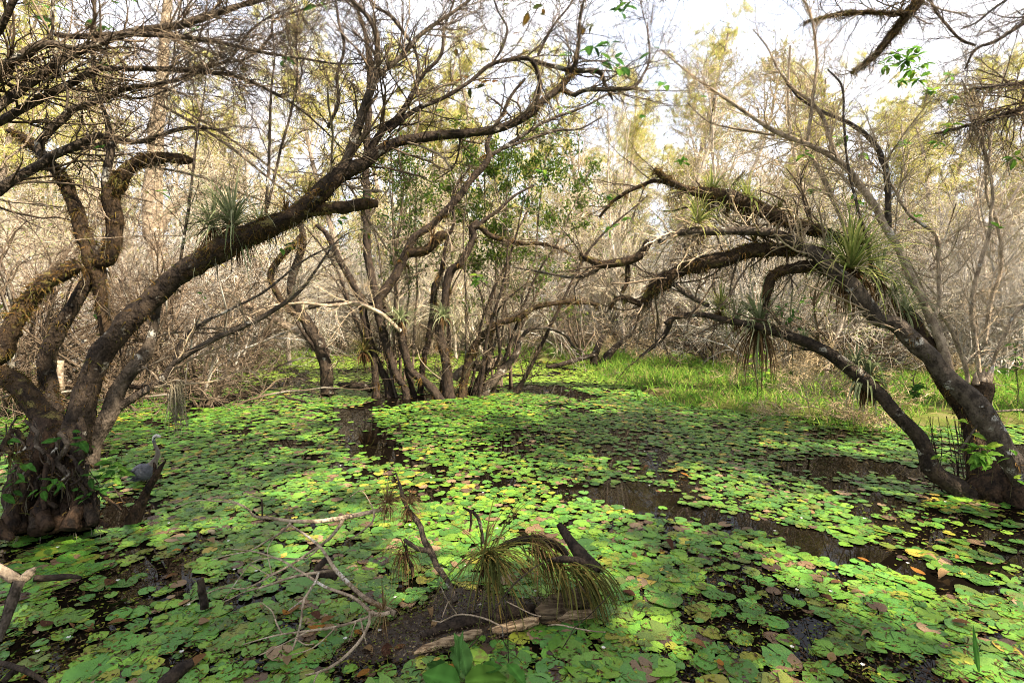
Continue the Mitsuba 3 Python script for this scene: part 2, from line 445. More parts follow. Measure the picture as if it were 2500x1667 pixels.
def place_pads():
    rng = np.random.default_rng(11)
    # candidates over the open water, more of them than needed
    cand = []
    for (xa, xb, ya, yb, dens) in ((-7, 7, 2.0, 7.5, 330), (-13, 13, 7.5, 13, 340), (-24, 24, 13, 27, 190)):
        n = int((xb - xa) * (yb - ya) * dens)
        cand.append(np.stack([rng.uniform(xa, xb, n), rng.uniform(ya, yb, n)], 1))
    C = np.vstack(cand)
    C = C[np.abs(C[:, 0]) < C[:, 1] * 1.12 + 0.4]
    z = terrain(C[:, 0], C[:, 1])
    C = C[z < -0.02]
    jit = rng.normal(0, 0.07, C.shape) * np.minimum(1, C[:, 1:] / 6)
    bad = np.zeros(len(C), bool)
    for g in WATER_GAPS:
        bad |= contains_xy(g, C[:, 0] + jit[:, 0], C[:, 1] + jit[:, 1]) & (rng.random(len(C)) > 0.03)
    bad |= contains_xy(MUD, C[:, 0], C[:, 1]) & (rng.random(len(C)) > 0.03)
    q = np.stack([C[:, 0] * 1.1, C[:, 1] * 1.1, 0 * C[:, 0]], 1)
    bad |= (meshkit.fbm(q, 4, 21) < np.interp(C[:, 1], [3, 8], [0.41, 0.36])) & (rng.random(len(C)) < 0.8)
    C = C[~bad]
    n = len(C)
    q = np.stack([C[:, 0] * 0.5, C[:, 1] * 0.5, 0 * C[:, 0]], 1)
    size = (0.022 + 0.066 * rng.random(n) ** 1.5) * (0.8 + 0.5 * meshkit.fbm(q, 2, 31))
    size *= np.interp(C[:, 1], [2.5, 4.5, 8.0], [0.97, 0.82, 0.74]) * np.where(rng.random(n) < 0.06, 1.35, 1.0)
    kind = rng.random(n)
    yel = meshkit.fbm(q * 2.5, 3, 41)
    col = PAD_COLS[rng.integers(0, len(PAD_COLS), n)]
    tone = meshkit.fbm(q * 1.6 + 5, 3, 51)[:, None]
    col = col * (0.42 + 0.75 * tone) * rng.uniform(0.7, 1.2, (n, 1))
    col = np.where(rng.random((n, 1)) < 0.13, col * np.array([1.25, 0.72, 0.9]), col)
    lime = np.clip((C[:, 1] - 12.5) / 2.5, 0, 1)[:, None] * 0.75          # colour of the far pads lightened towards yellow-green
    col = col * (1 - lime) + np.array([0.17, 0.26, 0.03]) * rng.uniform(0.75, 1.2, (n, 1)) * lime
    brownish = kind < 0.075 + 0.25 * np.clip(meshkit.fbm(q * 1.1 + 2, 3, 61) - 0.55, 0, 1)
    yellow = (kind > 0.985) | ((kind > 0.82) & (yel > 0.67))
    col = np.where(yellow[:, None], PAD_YELLOW[rng.integers(0, 3, n)] * rng.uniform(0.7, 1.1, (n, 1)), col)
    col = np.where(brownish[:, None], PAD_BROWN[rng.integers(0, 4, n)], col)
    dist = np.hypot(C[:, 0], C[:, 1])
    vis = size / dist ** 2 * (np.abs(C[:, 0]) < C[:, 1] * 0.98)
    near = np.argsort(-vis)[:300]
    isnear = np.zeros(n, bool)
    isnear[near] = True
    rest = Mesh()
    for seg, rings, sel in ((12, 1, ~isnear & (dist < 7)), (8, 1, ~isnear & (dist >= 7) & (dist < 11)), (7, 1, ~isnear & (dist >= 11))):
        protos = [pad_mesh(1.0, rng, seg, rings) for _ in range(24)]
        idx = np.where(sel)[0]
        which = rng.integers(0, 24, len(idx))
        for w in range(24):
            ii = idx[which == w]
            V0, F0 = protos[w]
            a = rng.uniform(0, 6.28, len(ii))
            V = V0[None] * size[ii][:, None, None]
            ca, sa = np.cos(a)[:, None], np.sin(a)[:, None]
            tx, ty = rng.normal(0, 0.03, (2, len(ii), 1))
            x, y = V[..., 0] * ca - V[..., 1] * sa, V[..., 0] * sa + V[..., 1] * ca
            zz = V[..., 2] + x * tx + y * ty + (0.005 + 0.012 * rng.random(len(ii)))[:, None]
            VV = np.stack([x + C[ii, 0][:, None], y + C[ii, 1][:, None], zz], -1)
            FF = (F0[None] + (np.arange(len(ii)) * len(V0))[:, None, None]).reshape(-1, 3)
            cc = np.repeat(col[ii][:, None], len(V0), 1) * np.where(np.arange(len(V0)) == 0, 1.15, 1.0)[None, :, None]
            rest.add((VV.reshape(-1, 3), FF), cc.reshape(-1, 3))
    rest.put('floating_pads', 'm_pad')
    tag('floating_pads', 'thousands of small round green pads covering the pond', 'lily pads', kind='stuff')
    for i in near:
        V, F = pad_mesh(size[i] * 1.08, rng, 30, 4)
        a = rng.uniform(0, 6.28)
        V = V @ np.array([[math.cos(a), math.sin(a), 0], [-math.sin(a), math.cos(a), 0], [0, 0, 1]])
        tx, ty = rng.normal(0, 0.05, 2)
        blotch = meshkit.fbm(np.c_[V[:, :2] * 30, np.full(len(V), i % 50)], 3, 5)[:, None]
        V[:, 2] += V[:, 0] * tx + V[:, 1] * ty + 0.008 + 0.012 * rng.random()
        V[:, 2] += 0.004 * (blotch[:, 0] - 0.5)
        V += np.array([C[i, 0], C[i, 1], 0])
        k = number('lily_pad')
        spots = np.clip((blotch - 0.62) / 0.06, 0, 1) * (0.75 if rng.random() < 0.35 else 0.2)
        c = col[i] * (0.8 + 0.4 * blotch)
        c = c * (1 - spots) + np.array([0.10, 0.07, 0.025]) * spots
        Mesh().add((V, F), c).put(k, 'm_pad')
        if brownish[i]:
            tag(k, 'brown dead round pad lying among the green pads near the camera', 'lily pad', 'brown dead pads near the camera')
        elif yellow[i]:
            tag(k, 'yellowing round pad floating among the green pads near the camera', 'lily pad', 'yellowing pads near the camera')
        else:
            tag(k, 'round notched green pad floating close to the camera', 'lily pad', 'green pads near the camera')
    return C


PADS = place_pads()

# ------------------------------------------------------------------ background trees (a few kinds, placed many times)
TAN = np.array([0.30, 0.24, 0.16])
GREY = np.array([0.30, 0.27, 0.22])
TWIG_COLS = np.array([[0.50, 0.44, 0.31], [0.60, 0.54, 0.41], [0.32, 0.27, 0.19], [0.66, 0.60, 0.48], [0.42, 0.39, 0.31]])
STRAW = np.array([[0.46, 0.37, 0.22], [0.52, 0.43, 0.27], [0.38, 0.29, 0.17]])
NEEDLE = np.array([[0.50, 0.50, 0.12], [0.42, 0.46, 0.10], [0.56, 0.49, 0.20], [0.54, 0.43, 0.22], [0.36, 0.42, 0.09], [0.62, 0.57, 0.27]])


def shaft(rng, n, height, r0, lean, K=12, wander=0.08, up=0.02, base=0.25):
    P = np.zeros((n, K, 3))
    az = rng.uniform(0, 6.28, n)
    le = rng.uniform(lean[0], lean[1], n)
    d = np.stack([np.sin(le) * np.cos(az), np.sin(le) * np.sin(az), np.cos(le)], 1)
    P[:, 0] = np.stack([np.cos(az) * base, np.sin(az) * base, np.full(n, -0.6)], 1) * np.stack([rng.random(n), rng.random(n), np.ones(n)], 1)
    H = rng.uniform(height[0], height[1], n)
    for k in range(1, K):
        d = unit(d + rng.normal(0, wander, (n, 3)) + np.array([0, 0, up]))
        P[:, k] = P[:, k - 1] + d * (H / (K - 1))[:, None]
    R = rng.uniform(r0[0], r0[1], n)[:, None] * np.linspace(1, 0.22, K)[None]
    R[:, 0] *= 1.5
    return P, R


def twig_cols(VF, N, rng, pal=TWIG_COLS, spread=0.2):
    return per(pal, (N, len(VF[0]) // N), rng, spread)


def put_kind(name, parts):
    """parts: {part name: (Mesh, bsdf)}: one kind of tree that is placed many times."""
    scene[name] = {'type': 'shapegroup', **{k: m.shape(b) for k, (m, b) in parts.items()}}


def shrub_kind(name, seed, stems, height, lean, tw=1.0, leafy=None, r0=(0.022, 0.05), pal=TWIG_COLS, base=0.45, vines=1.0):
    rng = np.random.default_rng(seed)
    P, R = shaft(rng, stems, height, r0, lean, wander=0.13, up=-0.015, base=base)
    trunk, br, tg = Mesh(), Mesh(), Mesh()
    VF = tubes(P, R, 6)
    trunk.add(VF, noise_col(VF[0], pal[0] * 0.35, pal[1] * 0.95, 2.2, seed, (0.50, 0.49, 0.42), 0.6))
    P1, R1 = grow(P, R, 8, rng, 0.12, 1.0, (0.6, 0.28), (0.3, 0.7), 8, 0.6, 0.009, 0.17, 0.02)
    VF = tubes(P1, R1, 4)
    br.add(VF, twig_cols(VF, len(P1), rng, pal))
    P2, R2 = grow(P1, R1, int(6 * tw), rng, 0.1, 1.0, (0.65, 0.3), (0.35, 0.8), 6, 0.7, 0.0065, 0.2, 0.0)
    VF = tubes(P2, R2, 3)
    tg.add(VF, twig_cols(VF, len(P2), rng, pal))
    P3, R3 = grow(P2, R2, 3, rng, 0.1, 1.0, (0.65, 0.3), (0.45, 1.0), 4, 0.8, 0.0055, 0.22, -0.03, tip=0.4)
    VF = tubes(P3, R3, 3)
    tg.add(VF, twig_cols(VF, len(P3), rng, pal))
    if vines:
        PV, RV = grow(P1, R1, int(2 * vines), rng, 0.2, 1.0, (0.9, 0.3), (0.7, 2.0), 8, 0.5, 0.006, 0.12, -0.28, absolute=True, tip=0.5)
        VF = tubes(PV, RV, 3)
        tg.add(VF, twig_cols(VF, len(PV), rng, pal * 0.8))
    parts = {'trunk': (trunk, 'm_twig'), 'branches': (br, 'm_twig'), 'twigs': (tg, 'm_twig')}
    if leafy is not None:
        lp, n, size = leafy
        lf = Mesh()
        sel = rng.integers(0, len(P3), n)
        c = P3[sel, rng.integers(1, 4, n)] + rng.normal(0, 0.02, (n, 3))
        A = unit(rng.normal(size=(n, 3)) + np.array([0, 0, -0.4])) * rng.uniform(size[0], size[1], (n, 1))
        B = unit(np.cross(A, rng.normal(size=(n, 3)))) * np.linalg.norm(A, axis=1, keepdims=True) * 0.4
        lf.add(quads(c, A, B, 0.1), per(lp, (n, 4), rng, 0.25))
        parts['leaves'] = (lf, 'm_leaf')
    put_kind(name, parts)


def slender_kind(name, seed, height, r0, tw=1.0, leafy=None):
    rng = np.random.default_rng(seed)
    P, R = shaft(rng, 1, height, r0, (0.0, 0.2), K=16, wander=0.085, up=0.01, base=0)
    trunk, br, tg = Mesh(), Mesh(), Mesh()
    VF = tubes(P, R, 9)
    trunk.add(VF, noise_col(VF[0], (0.20, 0.16, 0.12), (0.52, 0.45, 0.36), 2.5, seed, (0.45, 0.44, 0.38), 0.62))
    P1, R1 = grow(P, R, int(26 * tw), rng, 0.18, 0.98, (0.85, 0.25), (0.16, 0.34), 9, 0.5, 0.010, 0.14, 0.06, taper=0.4)
    VF = tubes(P1, R1, 5)
    br.add(VF, noise_col(VF[0], (0.3, 0.24, 0.16), (0.55, 0.46, 0.34), 2.5, seed))
    P2, R2 = grow(P1, R1, 7, rng, 0.15, 1.0, (0.7, 0.3), (0.3, 0.65), 6, 0.65, 0.007, 0.2, 0.02)
    VF = tubes(P2, R2, 3)
    tg.add(VF, twig_cols(VF, len(P2), rng))
    P3, R3 = grow(P2, R2, 4, rng, 0.1, 1.0, (0.65, 0.3), (0.45, 1.0), 4, 0.75, 0.0055, 0.22, 0.0, tip=0.4)
    VF = tubes(P3, R3, 3)
    tg.add(VF, twig_cols(VF, len(P3), rng))
    parts = {'trunk': (trunk, 'm_twig'), 'branches': (br, 'm_twig'), 'twigs': (tg, 'm_twig')}
    if leafy is not None:
        pal, n, size = leafy
        lf = Mesh()
        sel = rng.integers(0, len(P3), n)
        c = P3[sel, rng.integers(1, 4, n)]
        A = unit(rng.normal(size=(n, 3)) + np.array([0, 0, -0.8])) * rng.uniform(size[0], size[1], (n, 1))
        B = unit(np.cross(A, rng.normal(size=(n, 3)))) * np.linalg.norm(A, axis=1, keepdims=True) * 0.35
        lf.add(quads(c, A, B, 0.1), per(pal, (n, 4), rng, 0.25))
        parts['leaves'] = (lf, 'm_leaf')
    put_kind(name, parts)


def cypress_kind(name, seed, height, needles):
    rng = np.random.default_rng(seed)
    P, R = shaft(rng, 1, (height, height), (0.20, 0.26), (0.0, 0.08), K=18, wander=0.045, up=0.02, base=0)
    R[:, 0:3] *= np.array([1.5, 1.35, 1.15])
    trunk, br, tg, lf = Mesh(), Mesh(), Mesh(), Mesh()
    VF = tubes(P, R, 12)
    trunk.add(VF, noise_col(VF[0] * np.array([3, 3, 0.5]), (0.16, 0.12, 0.09), (0.38, 0.33, 0.27), 1.6, seed))
    P1, R1 = grow(P, R, 46, rng, 0.2, 1.0, (0.95, 0.3), (2.4, 5.6), 9, 0.32, 0.016, 0.13, 0.04, absolute=True, taper=0.4)
    VF = tubes(P1, R1, 5)
    br.add(VF, noise_col(VF[0], (0.24, 0.19, 0.13), (0.46, 0.38, 0.26), 2.5, seed))
    P2, R2 = grow(P1, R1, 11, rng, 0.15, 1.0, (0.8, 0.3), (0.25, 0.55), 6, 0.5, 0.008, 0.18, -0.01)
    VF = tubes(P2, R2, 3)
    tg.add(VF, twig_cols(VF, len(P2), rng))
    P3, R3 = grow(P2, R2, 5, rng, 0.1, 1.0, (0.7, 0.3), (0.4, 0.9), 4, 0.7, 0.006, 0.2, -0.08)
    VF = tubes(P3, R3, 3)
    tg.add(VF, twig_cols(VF, len(P3), rng))
    sel = rng.integers(0, len(P3), needles)
    c = P3[sel, rng.integers(0, 4, needles)] + rng.normal(0, 0.02, (needles, 3))
    A = unit(rng.normal(0, 0.7, (needles, 3)) + np.array([0, 0, -0.9])) * rng.uniform(0.06, 0.14, (needles, 1))
    B = unit(np.cross(A, rng.normal(size=(needles, 3)))) * rng.uniform(0.010, 0.022, (needles, 1))
    lf.add(quads(c + A, A, B, 0.0), per(NEEDLE, (needles, 4), rng, 0.3))
    put_kind(name, {'trunk': (trunk, 'm_twig'), 'branches': (br, 'm_twig'), 'twigs': (tg, 'm_twig'), 'needles': (lf, 'm_leaf')})


YG = np.array([[0.20, 0.30, 0.05], [0.14, 0.25, 0.04], [0.30, 0.33, 0.06], [0.10, 0.20, 0.04]])
DRY = np.array([[0.34, 0.26, 0.12], [0.28, 0.20, 0.10], [0.40, 0.36, 0.12], [0.22, 0.24, 0.06]])
GREYS = np.array([[0.48, 0.45, 0.39], [0.40, 0.37, 0.32], [0.58, 0.55, 0.49], [0.30, 0.27, 0.23]])
BROWNS = np.array([[0.34, 0.27, 0.19], [0.44, 0.36, 0.25], [0.24, 0.18, 0.12], [0.52, 0.44, 0.32]])
shrub_kind('kind_shrub_a', 101, 11, (4.0, 6.5), (0.05, 0.65))
shrub_kind('kind_shrub_b', 102, 13, (3.0, 5.5), (0.1, 0.9), leafy=(DRY, 900, (0.03, 0.06)), pal=GREYS)
shrub_kind('kind_shrub_c', 103, 10, (5.0, 7.5), (0.0, 0.4), leafy=(YG, 700, (0.03, 0.06)))
shrub_kind('kind_shrub_d', 104, 14, (2.0, 3.6), (0.2, 1.1), pal=BROWNS)
shrub_kind('kind_shrub_e', 105, 9, (4.5, 7.0), (0.05, 0.5), r0=(0.035, 0.075), pal=GREYS, vines=2)
DARKS = np.array([[0.10, 0.075, 0.05], [0.15, 0.115, 0.08], [0.07, 0.05, 0.035], [0.20, 0.155, 0.11]])
shrub_kind('kind_shrub_f', 107, 6, (3.5, 6.0), (0.2, 0.8), r0=(0.05, 0.09), pal=DARKS, vines=2)
FG = np.array([[0.09, 0.15, 0.03], [0.06, 0.11, 0.025], [0.14, 0.19, 0.04], [0.20, 0.22, 0.05]])
shrub_kind('kind_shrub_g', 108, 9, (3.5, 6.5), (0.1, 0.7), leafy=(FG, 6500, (0.05, 0.09)), pal=BROWNS * 0.6, vines=0)
shrub_kind('kind_brush', 106, 14, (0.6, 1.5), (0.2, 1.25), r0=(0.008, 0.014), pal=STRAW, vines=0, base=0.9)
slender_kind('kind_tree_a', 111, (8.5, 8.6), (0.09, 0.10))
slender_kind('kind_tree_b', 112, (11.0, 11.1), (0.12, 0.13), leafy=(DRY, 3600, (0.03, 0.06)))
slender_kind('kind_tree_c', 113, (7.0, 7.1), (0.07, 0.08), leafy=(YG, 900, (0.03, 0.06)))
slender_kind('kind_tree_d', 114, (9.5, 9.6), (0.08, 0.09), tw=1.2)
cypress_kind('kind_cypress_a', 121, 17.0, 30000)
cypress_kind('kind_cypress_b', 122, 20.0, 27000)


def instance(name, kind, x, y, z, rot, s, label, cat, group):
    k = number(name)
    scene[k] = {'type': 'instance', 'g': {'type': 'ref', 'id': kind}, 'to_world': T().translate([x, y, z]).rotate([0, 0, 1], rot).scale(s)}
    tag(k, label, cat, group)
    return k


def place_background():
    rng = np.random.default_rng(5)
    taken = []

    def free(x, y, d):
        if all((x - a) ** 2 + (y - b) ** 2 > d * d for a, b in taken):
            taken.append((x, y))
            return True
        return False

    # front rows: shrubs and slender trees standing on the banks and at the edge of the pond
    def scatter(n, ylo, yhi, mind, kinds, name, label, cat, group, sc=(0.85, 1.2), ok=None, wid=1.1):
        done = tries = 0
        while done < n and tries < n * 60:
            tries += 1
            y = rng.uniform(ylo, yhi)
            x = rng.uniform(-1, 1) * (y * wid + 1)
            if ok is not None and not ok(x, y):
                continue
            if not free(x, y, mind):
                continue
            z = float(terrain(np.array([x]), np.array([y]))[0])
            instance(name, kinds[rng.integers(0, len(kinds))], x, y, max(z, -0.4), rng.uniform(0, 360), rng.uniform(*sc), label, cat, group)
            done += 1

    edge = lambda x, y: (y > 22 or abs(x + 1) > 8.5) and not (-3 < x < 4 and y < 24)
    scatter(34, 14.5, 22, 1.2, ['kind_shrub_a', 'kind_shrub_b', 'kind_shrub_d', 'kind_shrub_e'], 'bare_shrub', 'bare tan many-stemmed shrub at the edge of the pond', 'shrub', 'bare shrubs along the pond edge', ok=edge)
    scatter(15, 13.0, 25, 1.6, ['kind_shrub_f'], 'dark_shrub', 'dark crooked shrub standing out against the pale thicket', 'shrub', 'dark shrubs before the thicket', (0.8, 1.25), ok=lambda x, y: y > 18 and not (-2.5 < x < 3 and y < 22) or abs(x + 0.5) > 7.5)
    scatter(46, 22.5, 30, 1.1, ['kind_shrub_a', 'kind_shrub_b', 'kind_shrub_c', 'kind_shrub_d', 'kind_shrub_e'], 'tangled_shrub', 'tangled bare shrub in the pale thicket behind the pond', 'shrub', 'tangled shrubs of the thicket', (0.95, 1.4))
    scatter(20, 13.5, 22, 1.4, ['kind_tree_a', 'kind_tree_c', 'kind_tree_d'], 'slender_tree', 'slender bare tree with pale twigs near the bank', 'tree', 'slender bare trees near the bank', ok=lambda x, y: abs(x + 1) > 7.0 or y > 20)
    scatter(48, 22, 36, 1.2, ['kind_tree_a', 'kind_tree_b', 'kind_tree_c', 'kind_tree_d'], 'bare_tree', 'bare pale twiggy tree crowded into the far thicket', 'tree', 'bare trees of the far thicket', (0.9, 1.3))
    scatter(40, 30, 46, 1.5, ['kind_shrub_g', 'kind_shrub_g', 'kind_shrub_c', 'kind_shrub_b'], 'far_shrub', 'shrub glimpsed deep in the far thicket', 'shrub', 'shrubs deep in the thicket', (1.2, 1.8))
    for i in range(20):
        while True:
            b = BANKS[0] if i < 9 else BANKS[2] if i < 16 else BANKS[1]
            x0, y0, x1, y1 = b.bounds
            x, y = rng.uniform(x0, x1), rng.uniform(y0, y1)
            if contains_xy(b.buffer(0.2), x, y) and abs(x) < y * 1.05:
                break
        instance('dead_brush', 'kind_brush', x, y, 0.45, rng.uniform(0, 360), rng.uniform(0.6, 1.1), 'low tangle of dead straw-coloured stems on the grassy bank', 'brush', 'dead brush on the banks')
    tall = lambda x, y: not (-0.50 < x / y < -0.32) and not (0.03 < x / y < 0.11)
    scatter(36, 24, 42, 1.9, ['kind_cypress_a', 'kind_cypress_b'], 'cypress_tree', 'tall thin cypress with yellow-olive needles behind the thicket', 'tree', 'tall cypress trees behind the thicket', (0.85, 1.15), ok=tall)
    scatter(7, 25, 34, 2.4, ['kind_cypress_a', 'kind_cypress_b'], 'olive_cypress', 'tall yellow-olive cypress rising at the upper right behind the arching trunk', 'tree', 'cypress trees at the upper right', (0.85, 1.1), ok=lambda x, y: 0.14 < x / y < 0.60)
    scatter(9, 20, 27, 1.5, ['kind_tree_b', 'kind_tree_d'], 'twiggy_tree', 'tall pale twiggy tree between the arching trunk and the cypresses', 'tree', 'tall twiggy trees at the right', (1.1, 1.45), ok=lambda x, y: 0.10 < x / y < 0.95)
    scatter(7, 9.5, 14.5, 1.5, ['kind_shrub_f'], 'mossy_shrub', 'dark crooked shrub behind the leaning tree at the left edge', 'shrub', 'dark shrubs at the left edge', (0.7, 1.1), ok=lambda x, y: -1.05 < x / y < -0.58)
    scatter(26, 42, 62, 2.6, ['kind_tree_b', 'kind_cypress_b'], 'distant_tree', 'distant pale tree glimpsed between the nearer branches', 'tree', 'distant trees', (0.6, 0.9))


place_background()


# ------------------------------------------------------------------ unseen leafy trees added round the camera to shade the foreground
def shade_tree_kind(name, seed, leaves):
    rng = np.random.default_rng(seed)
    P, R = shaft(rng, 1, (10.5, 10.5), (0.20, 0.22), (0.0, 0.08), K=14, wander=0.05, up=0.02, base=0)
    trunk, br, tg, lf = Mesh(), Mesh(), Mesh(), Mesh()
    VF = tubes(P, R, 10)
    trunk.add(VF, noise_col(VF[0], (0.06, 0.045, 0.03), (0.2, 0.16, 0.12), 2.5, seed))
    P1, R1 = grow(P, R, 24, rng, 0.74, 1.0, (1.1, 0.25), (2.5, 5.0), 10, 0.5, 0.02, 0.1, 0.02, absolute=True, taper=0.3)
    P2, R2 = grow(P1, R1, 9, rng, 0.2, 1.0, (0.8, 0.3), (0.3, 0.5), 6, 0.5, 0.007, 0.16, 0.02)
    P3, R3 = grow(P2, R2, 8, rng, 0.1, 1.0, (0.8, 0.3), (0.4, 0.8), 4, 0.6, 0.004, 0.2, 0.0)
    for p, r, s, m in ((P1, R1, 5, br), (P2, R2, 3, tg), (P3, R3, 3, tg)):
        VF = tubes(p, r, s)
        m.add(VF, twig_cols(VF, len(p), rng, TWIG_COLS * 0.45))
    sel = rng.integers(0, len(P3), leaves)
    c = P3[sel, rng.integers(0, 4, leaves)] + rng.normal(0, 0.03, (leaves, 3))
    A = unit(rng.normal(0, 1, (leaves, 3)) * np.array([1, 1, 0.6])) * rng.uniform(0.045, 0.075, (leaves, 1))
    B = unit(np.cross(A, rng.normal(size=(leaves, 3)))) * rng.uniform(0.02, 0.032, (leaves, 1))
    lf.add(quads(c, A, B, 0.1), per(np.array([[0.06, 0.13, 0.025], [0.05, 0.10, 0.02], [0.09, 0.15, 0.03]]), (leaves, 4), rng, 0.25))
    put_kind(name, {'trunk': (trunk, 'm_twig'), 'branches': (br, 'm_twig'), 'twigs': (tg, 'm_twig'), 'leaves': (lf, 'm_leaf')})


shade_tree_kind('kind_shade_tree', 131, 36000)
for i, (x, y, rot, s) in enumerate(((4.4, -1.2, 10, 1.0), (9.2, -2.8, 100, 1.0), (14.0, -0.5, 200, 1.0), (10.0, 2.4, 310, 0.95), (4.6, -5.4, 190, 1.0))):
    instance('added_shade_tree', 'kind_shade_tree', x, y, 0.0, rot, s, 'unseen leafy evergreen added round the viewer so that its crown shades the foreground', 'tree', 'unseen shade trees round the viewer')

# ------------------------------------------------------------------ the trees around the pond, limb by limb
MOSS_COLS = np.array([[0.11, 0.065, 0.022], [0.065, 0.042, 0.016], [0.15, 0.11, 0.03], [0.035, 0.024, 0.012], [0.20, 0.12, 0.04], [0.09, 0.09, 0.026]])
FINE_DARK = np.array([[0.10, 0.075, 0.05], [0.06, 0.045, 0.03], [0.17, 0.13, 0.09], [0.24, 0.195, 0.14]])
FINE_PALE = np.array([[0.44, 0.35, 0.23], [0.34, 0.27, 0.18], [0.52, 0.43, 0.31], [0.24, 0.19, 0.13]])
HANG = np.array([[0.16, 0.145, 0.10], [0.11, 0.10, 0.065], [0.20, 0.18, 0.13]])


class Tree:
    def __init__(self, name, label, cat='tree', group=None, seed=0):
        self.key = number(name)
        tag(self.key, label, cat, group)
        self.rng = np.random.default_rng(1000 + seed)
        self.seed = seed
        self.k = 0
        self.tw, self.moss, self.hang, self.leafn = Mesh(), Mesh(), Mesh(), 0
        self.parts = {}

    def part(self, name):
        n = self.parts.get(name, -1) + 1
        self.parts[name] = n
        return f'{self.key}__{name}' + (f'_{n:03d}' if n else '')

    def limb(self, tile, pts, Y, bark='dark', name='branch', rough=0.12, twigs=0.0, pal=FINE_DARK, tlen=(0.45, 1.5), moss=0.0, mlen=(0.015, 0.045), hang=0.0, grav=0.03, t0=0.1, wob=0.3, levels=3, low=False, tufts=None):
        rng = self.rng
        self.k += 1
        s = TILES[tile][2]
        p2 = np.array([p[:2] for p in pts], float)
        seg = np.r_[0, np.cumsum(np.linalg.norm(np.diff(p2, axis=0), axis=1))]
        Ys = np.interp(seg / seg[-1], np.linspace(0, 1, len(Y)), Y)
        P = np.array([gp(*nat(tile, *p), y) if low else at(*nat(tile, *p), y) for p, y in zip(p2, Ys)])
        W = np.array([p[2] if len(p) > 2 else np.nan for p in pts], float)
        good = ~np.isnan(W)
        W = np.interp(seg, seg[good], W[good])
        R = W / s / 2 / FPX * ((P - EYE) @ FWD) * (0.9 if name in ('trunk', 'stem', 'mossy_bark') else 1.0)
        length = np.linalg.norm(np.diff(P, axis=0), axis=1).sum()
        m = int(np.clip(length / max(0.05, R.mean() * 0.7), 8, 150))
        Q = catmull(np.c_[P, R], m)
        P, R = Q[:, :3], np.maximum(Q[:, 3], 0.003)
        # small crooks of a real limb
        u = np.linspace(0, length, m)
        wobv = np.stack([meshkit.fbm(np.stack([u * 2.3 / max(0.3, R.mean() * 12) + 31 * a + self.k * 7.1 + self.seed, 0 * u, 0 * u], 1), 3, a + 1) - 0.5 for a in range(3)], 1)
        P = P + wobv * (R * wob * 2)[:, None] * np.minimum(1, np.linspace(0, 6, m))[:, None]
        sides = 16 if R.mean() > 0.09 else 10 if R.mean() > 0.03 else 6
        V, F = big_tube(P, R, sides, rough, self.seed * 31 + self.k)
        wood = bark.startswith('wood')
        kind = float(bark == 'wood_dark') if wood else float(list(BARK).index(bark))
        scene[self.part(name)] = mikit.ply((V, F), 'm_wood' if wood else 'm_bark', smooth=True, uv=np.full((len(V), 2), kind))
        if twigs:
            n = max(1, int(twigs * 1.6 * length))
            P1, R1 = grow(P[None], R[None], n, rng, t0, 1.0, (0.75, 0.25), tlen, 7, 0.35, 0.0042, 0.17, grav, absolute=True, taper=0.45)
            R1 = np.minimum(R1, 0.011)
            self.add_twigs(P1, R1, pal, levels)
        if moss:
            self.add_moss(P, R, int(moss * 1.05 * length), mlen)
        tufts = (7 if bark == 'mossy' and R.mean() > 0.02 and tile != 10 else 0) if tufts is None else tufts
        if tufts:
            self.add_tufts(P, R, int(tufts * length))
        if hang:
            self.add_hang(P, R, int(hang * length))
        return P, R

    def add_twigs(self, P1, R1, pal, levels=3):
        rng = self.rng
        VF = tubes(P1, R1, 4)
        self.tw.add(VF, twig_cols(VF, len(P1), rng, pal))
        P, R = P1, R1
        for lv in range(levels - 1):
            P, R = grow(P, R, 6 if lv == 0 else 3, rng, 0.12, 1.0, (0.75, 0.3), (0.3, 0.8), 5 - lv, 0.7, 0.0032, 0.22, 0.0, tip=0.4)
            VF = tubes(P, R, 3)
            self.tw.add(VF, twig_cols(VF, len(P), rng, pal))

    def add_moss(self, P, R, n, mlen):
        """Shrivelled ferns and moss: short curled fronds all round a limb, more on its upper side and hanging below."""
        rng = self.rng
        f = rng.random(n) * (len(P) - 1.001)
        dens = meshkit.fbm(np.stack([f * 0.25 + self.k * 5, 0 * f, 0 * f], 1), 2, 4)
        f = f[dens > rng.uniform(0.22, 0.66, n)]
        n = len(f)
        if n == 0:
            return
        i = f.astype(int)
        c = P[i] + (P[i + 1] - P[i]) * (f - i)[:, None]
        t = unit(P[i + 1] - P[i])
        d = rng.normal(size=(n, 3)) + np.array([0, 0, 0.35])
        d = unit(d - t * (d * t).sum(1, keepdims=True))
        L = rng.uniform(mlen[0], mlen[1], n) * rng.choice([0.6, 1.0, 1.4, 2.6], n, p=[0.35, 0.35, 0.2, 0.1]) * (0.5 + 1.1 * meshkit.fbm(c * 4.0, 2, 6))
        Q = np.zeros((n, 4, 3))
        Q[:, 0] = c + d * (R[i] * 0.9)[:, None]
        dd = unit(d + rng.normal(0, 0.45, (n, 3)))
        for k in range(1, 4):
            dd = unit(dd + rng.normal(0, 0.35, (n, 3)) + np.array([0, 0, -0.35]))
            Q[:, k] = Q[:, k - 1] + dd * (L / 3)[:, None]
        wd = np.minimum(L[:, None], 0.05) * np.array([0.07, 0.10, 0.07, 0.015])[None]
        self.moss.add(strips(Q, wd, np.cross(dd, rng.normal(size=(n, 3)))[:, None, :], 0.3), per(MOSS_COLS, (n, 12), rng, 0.3))

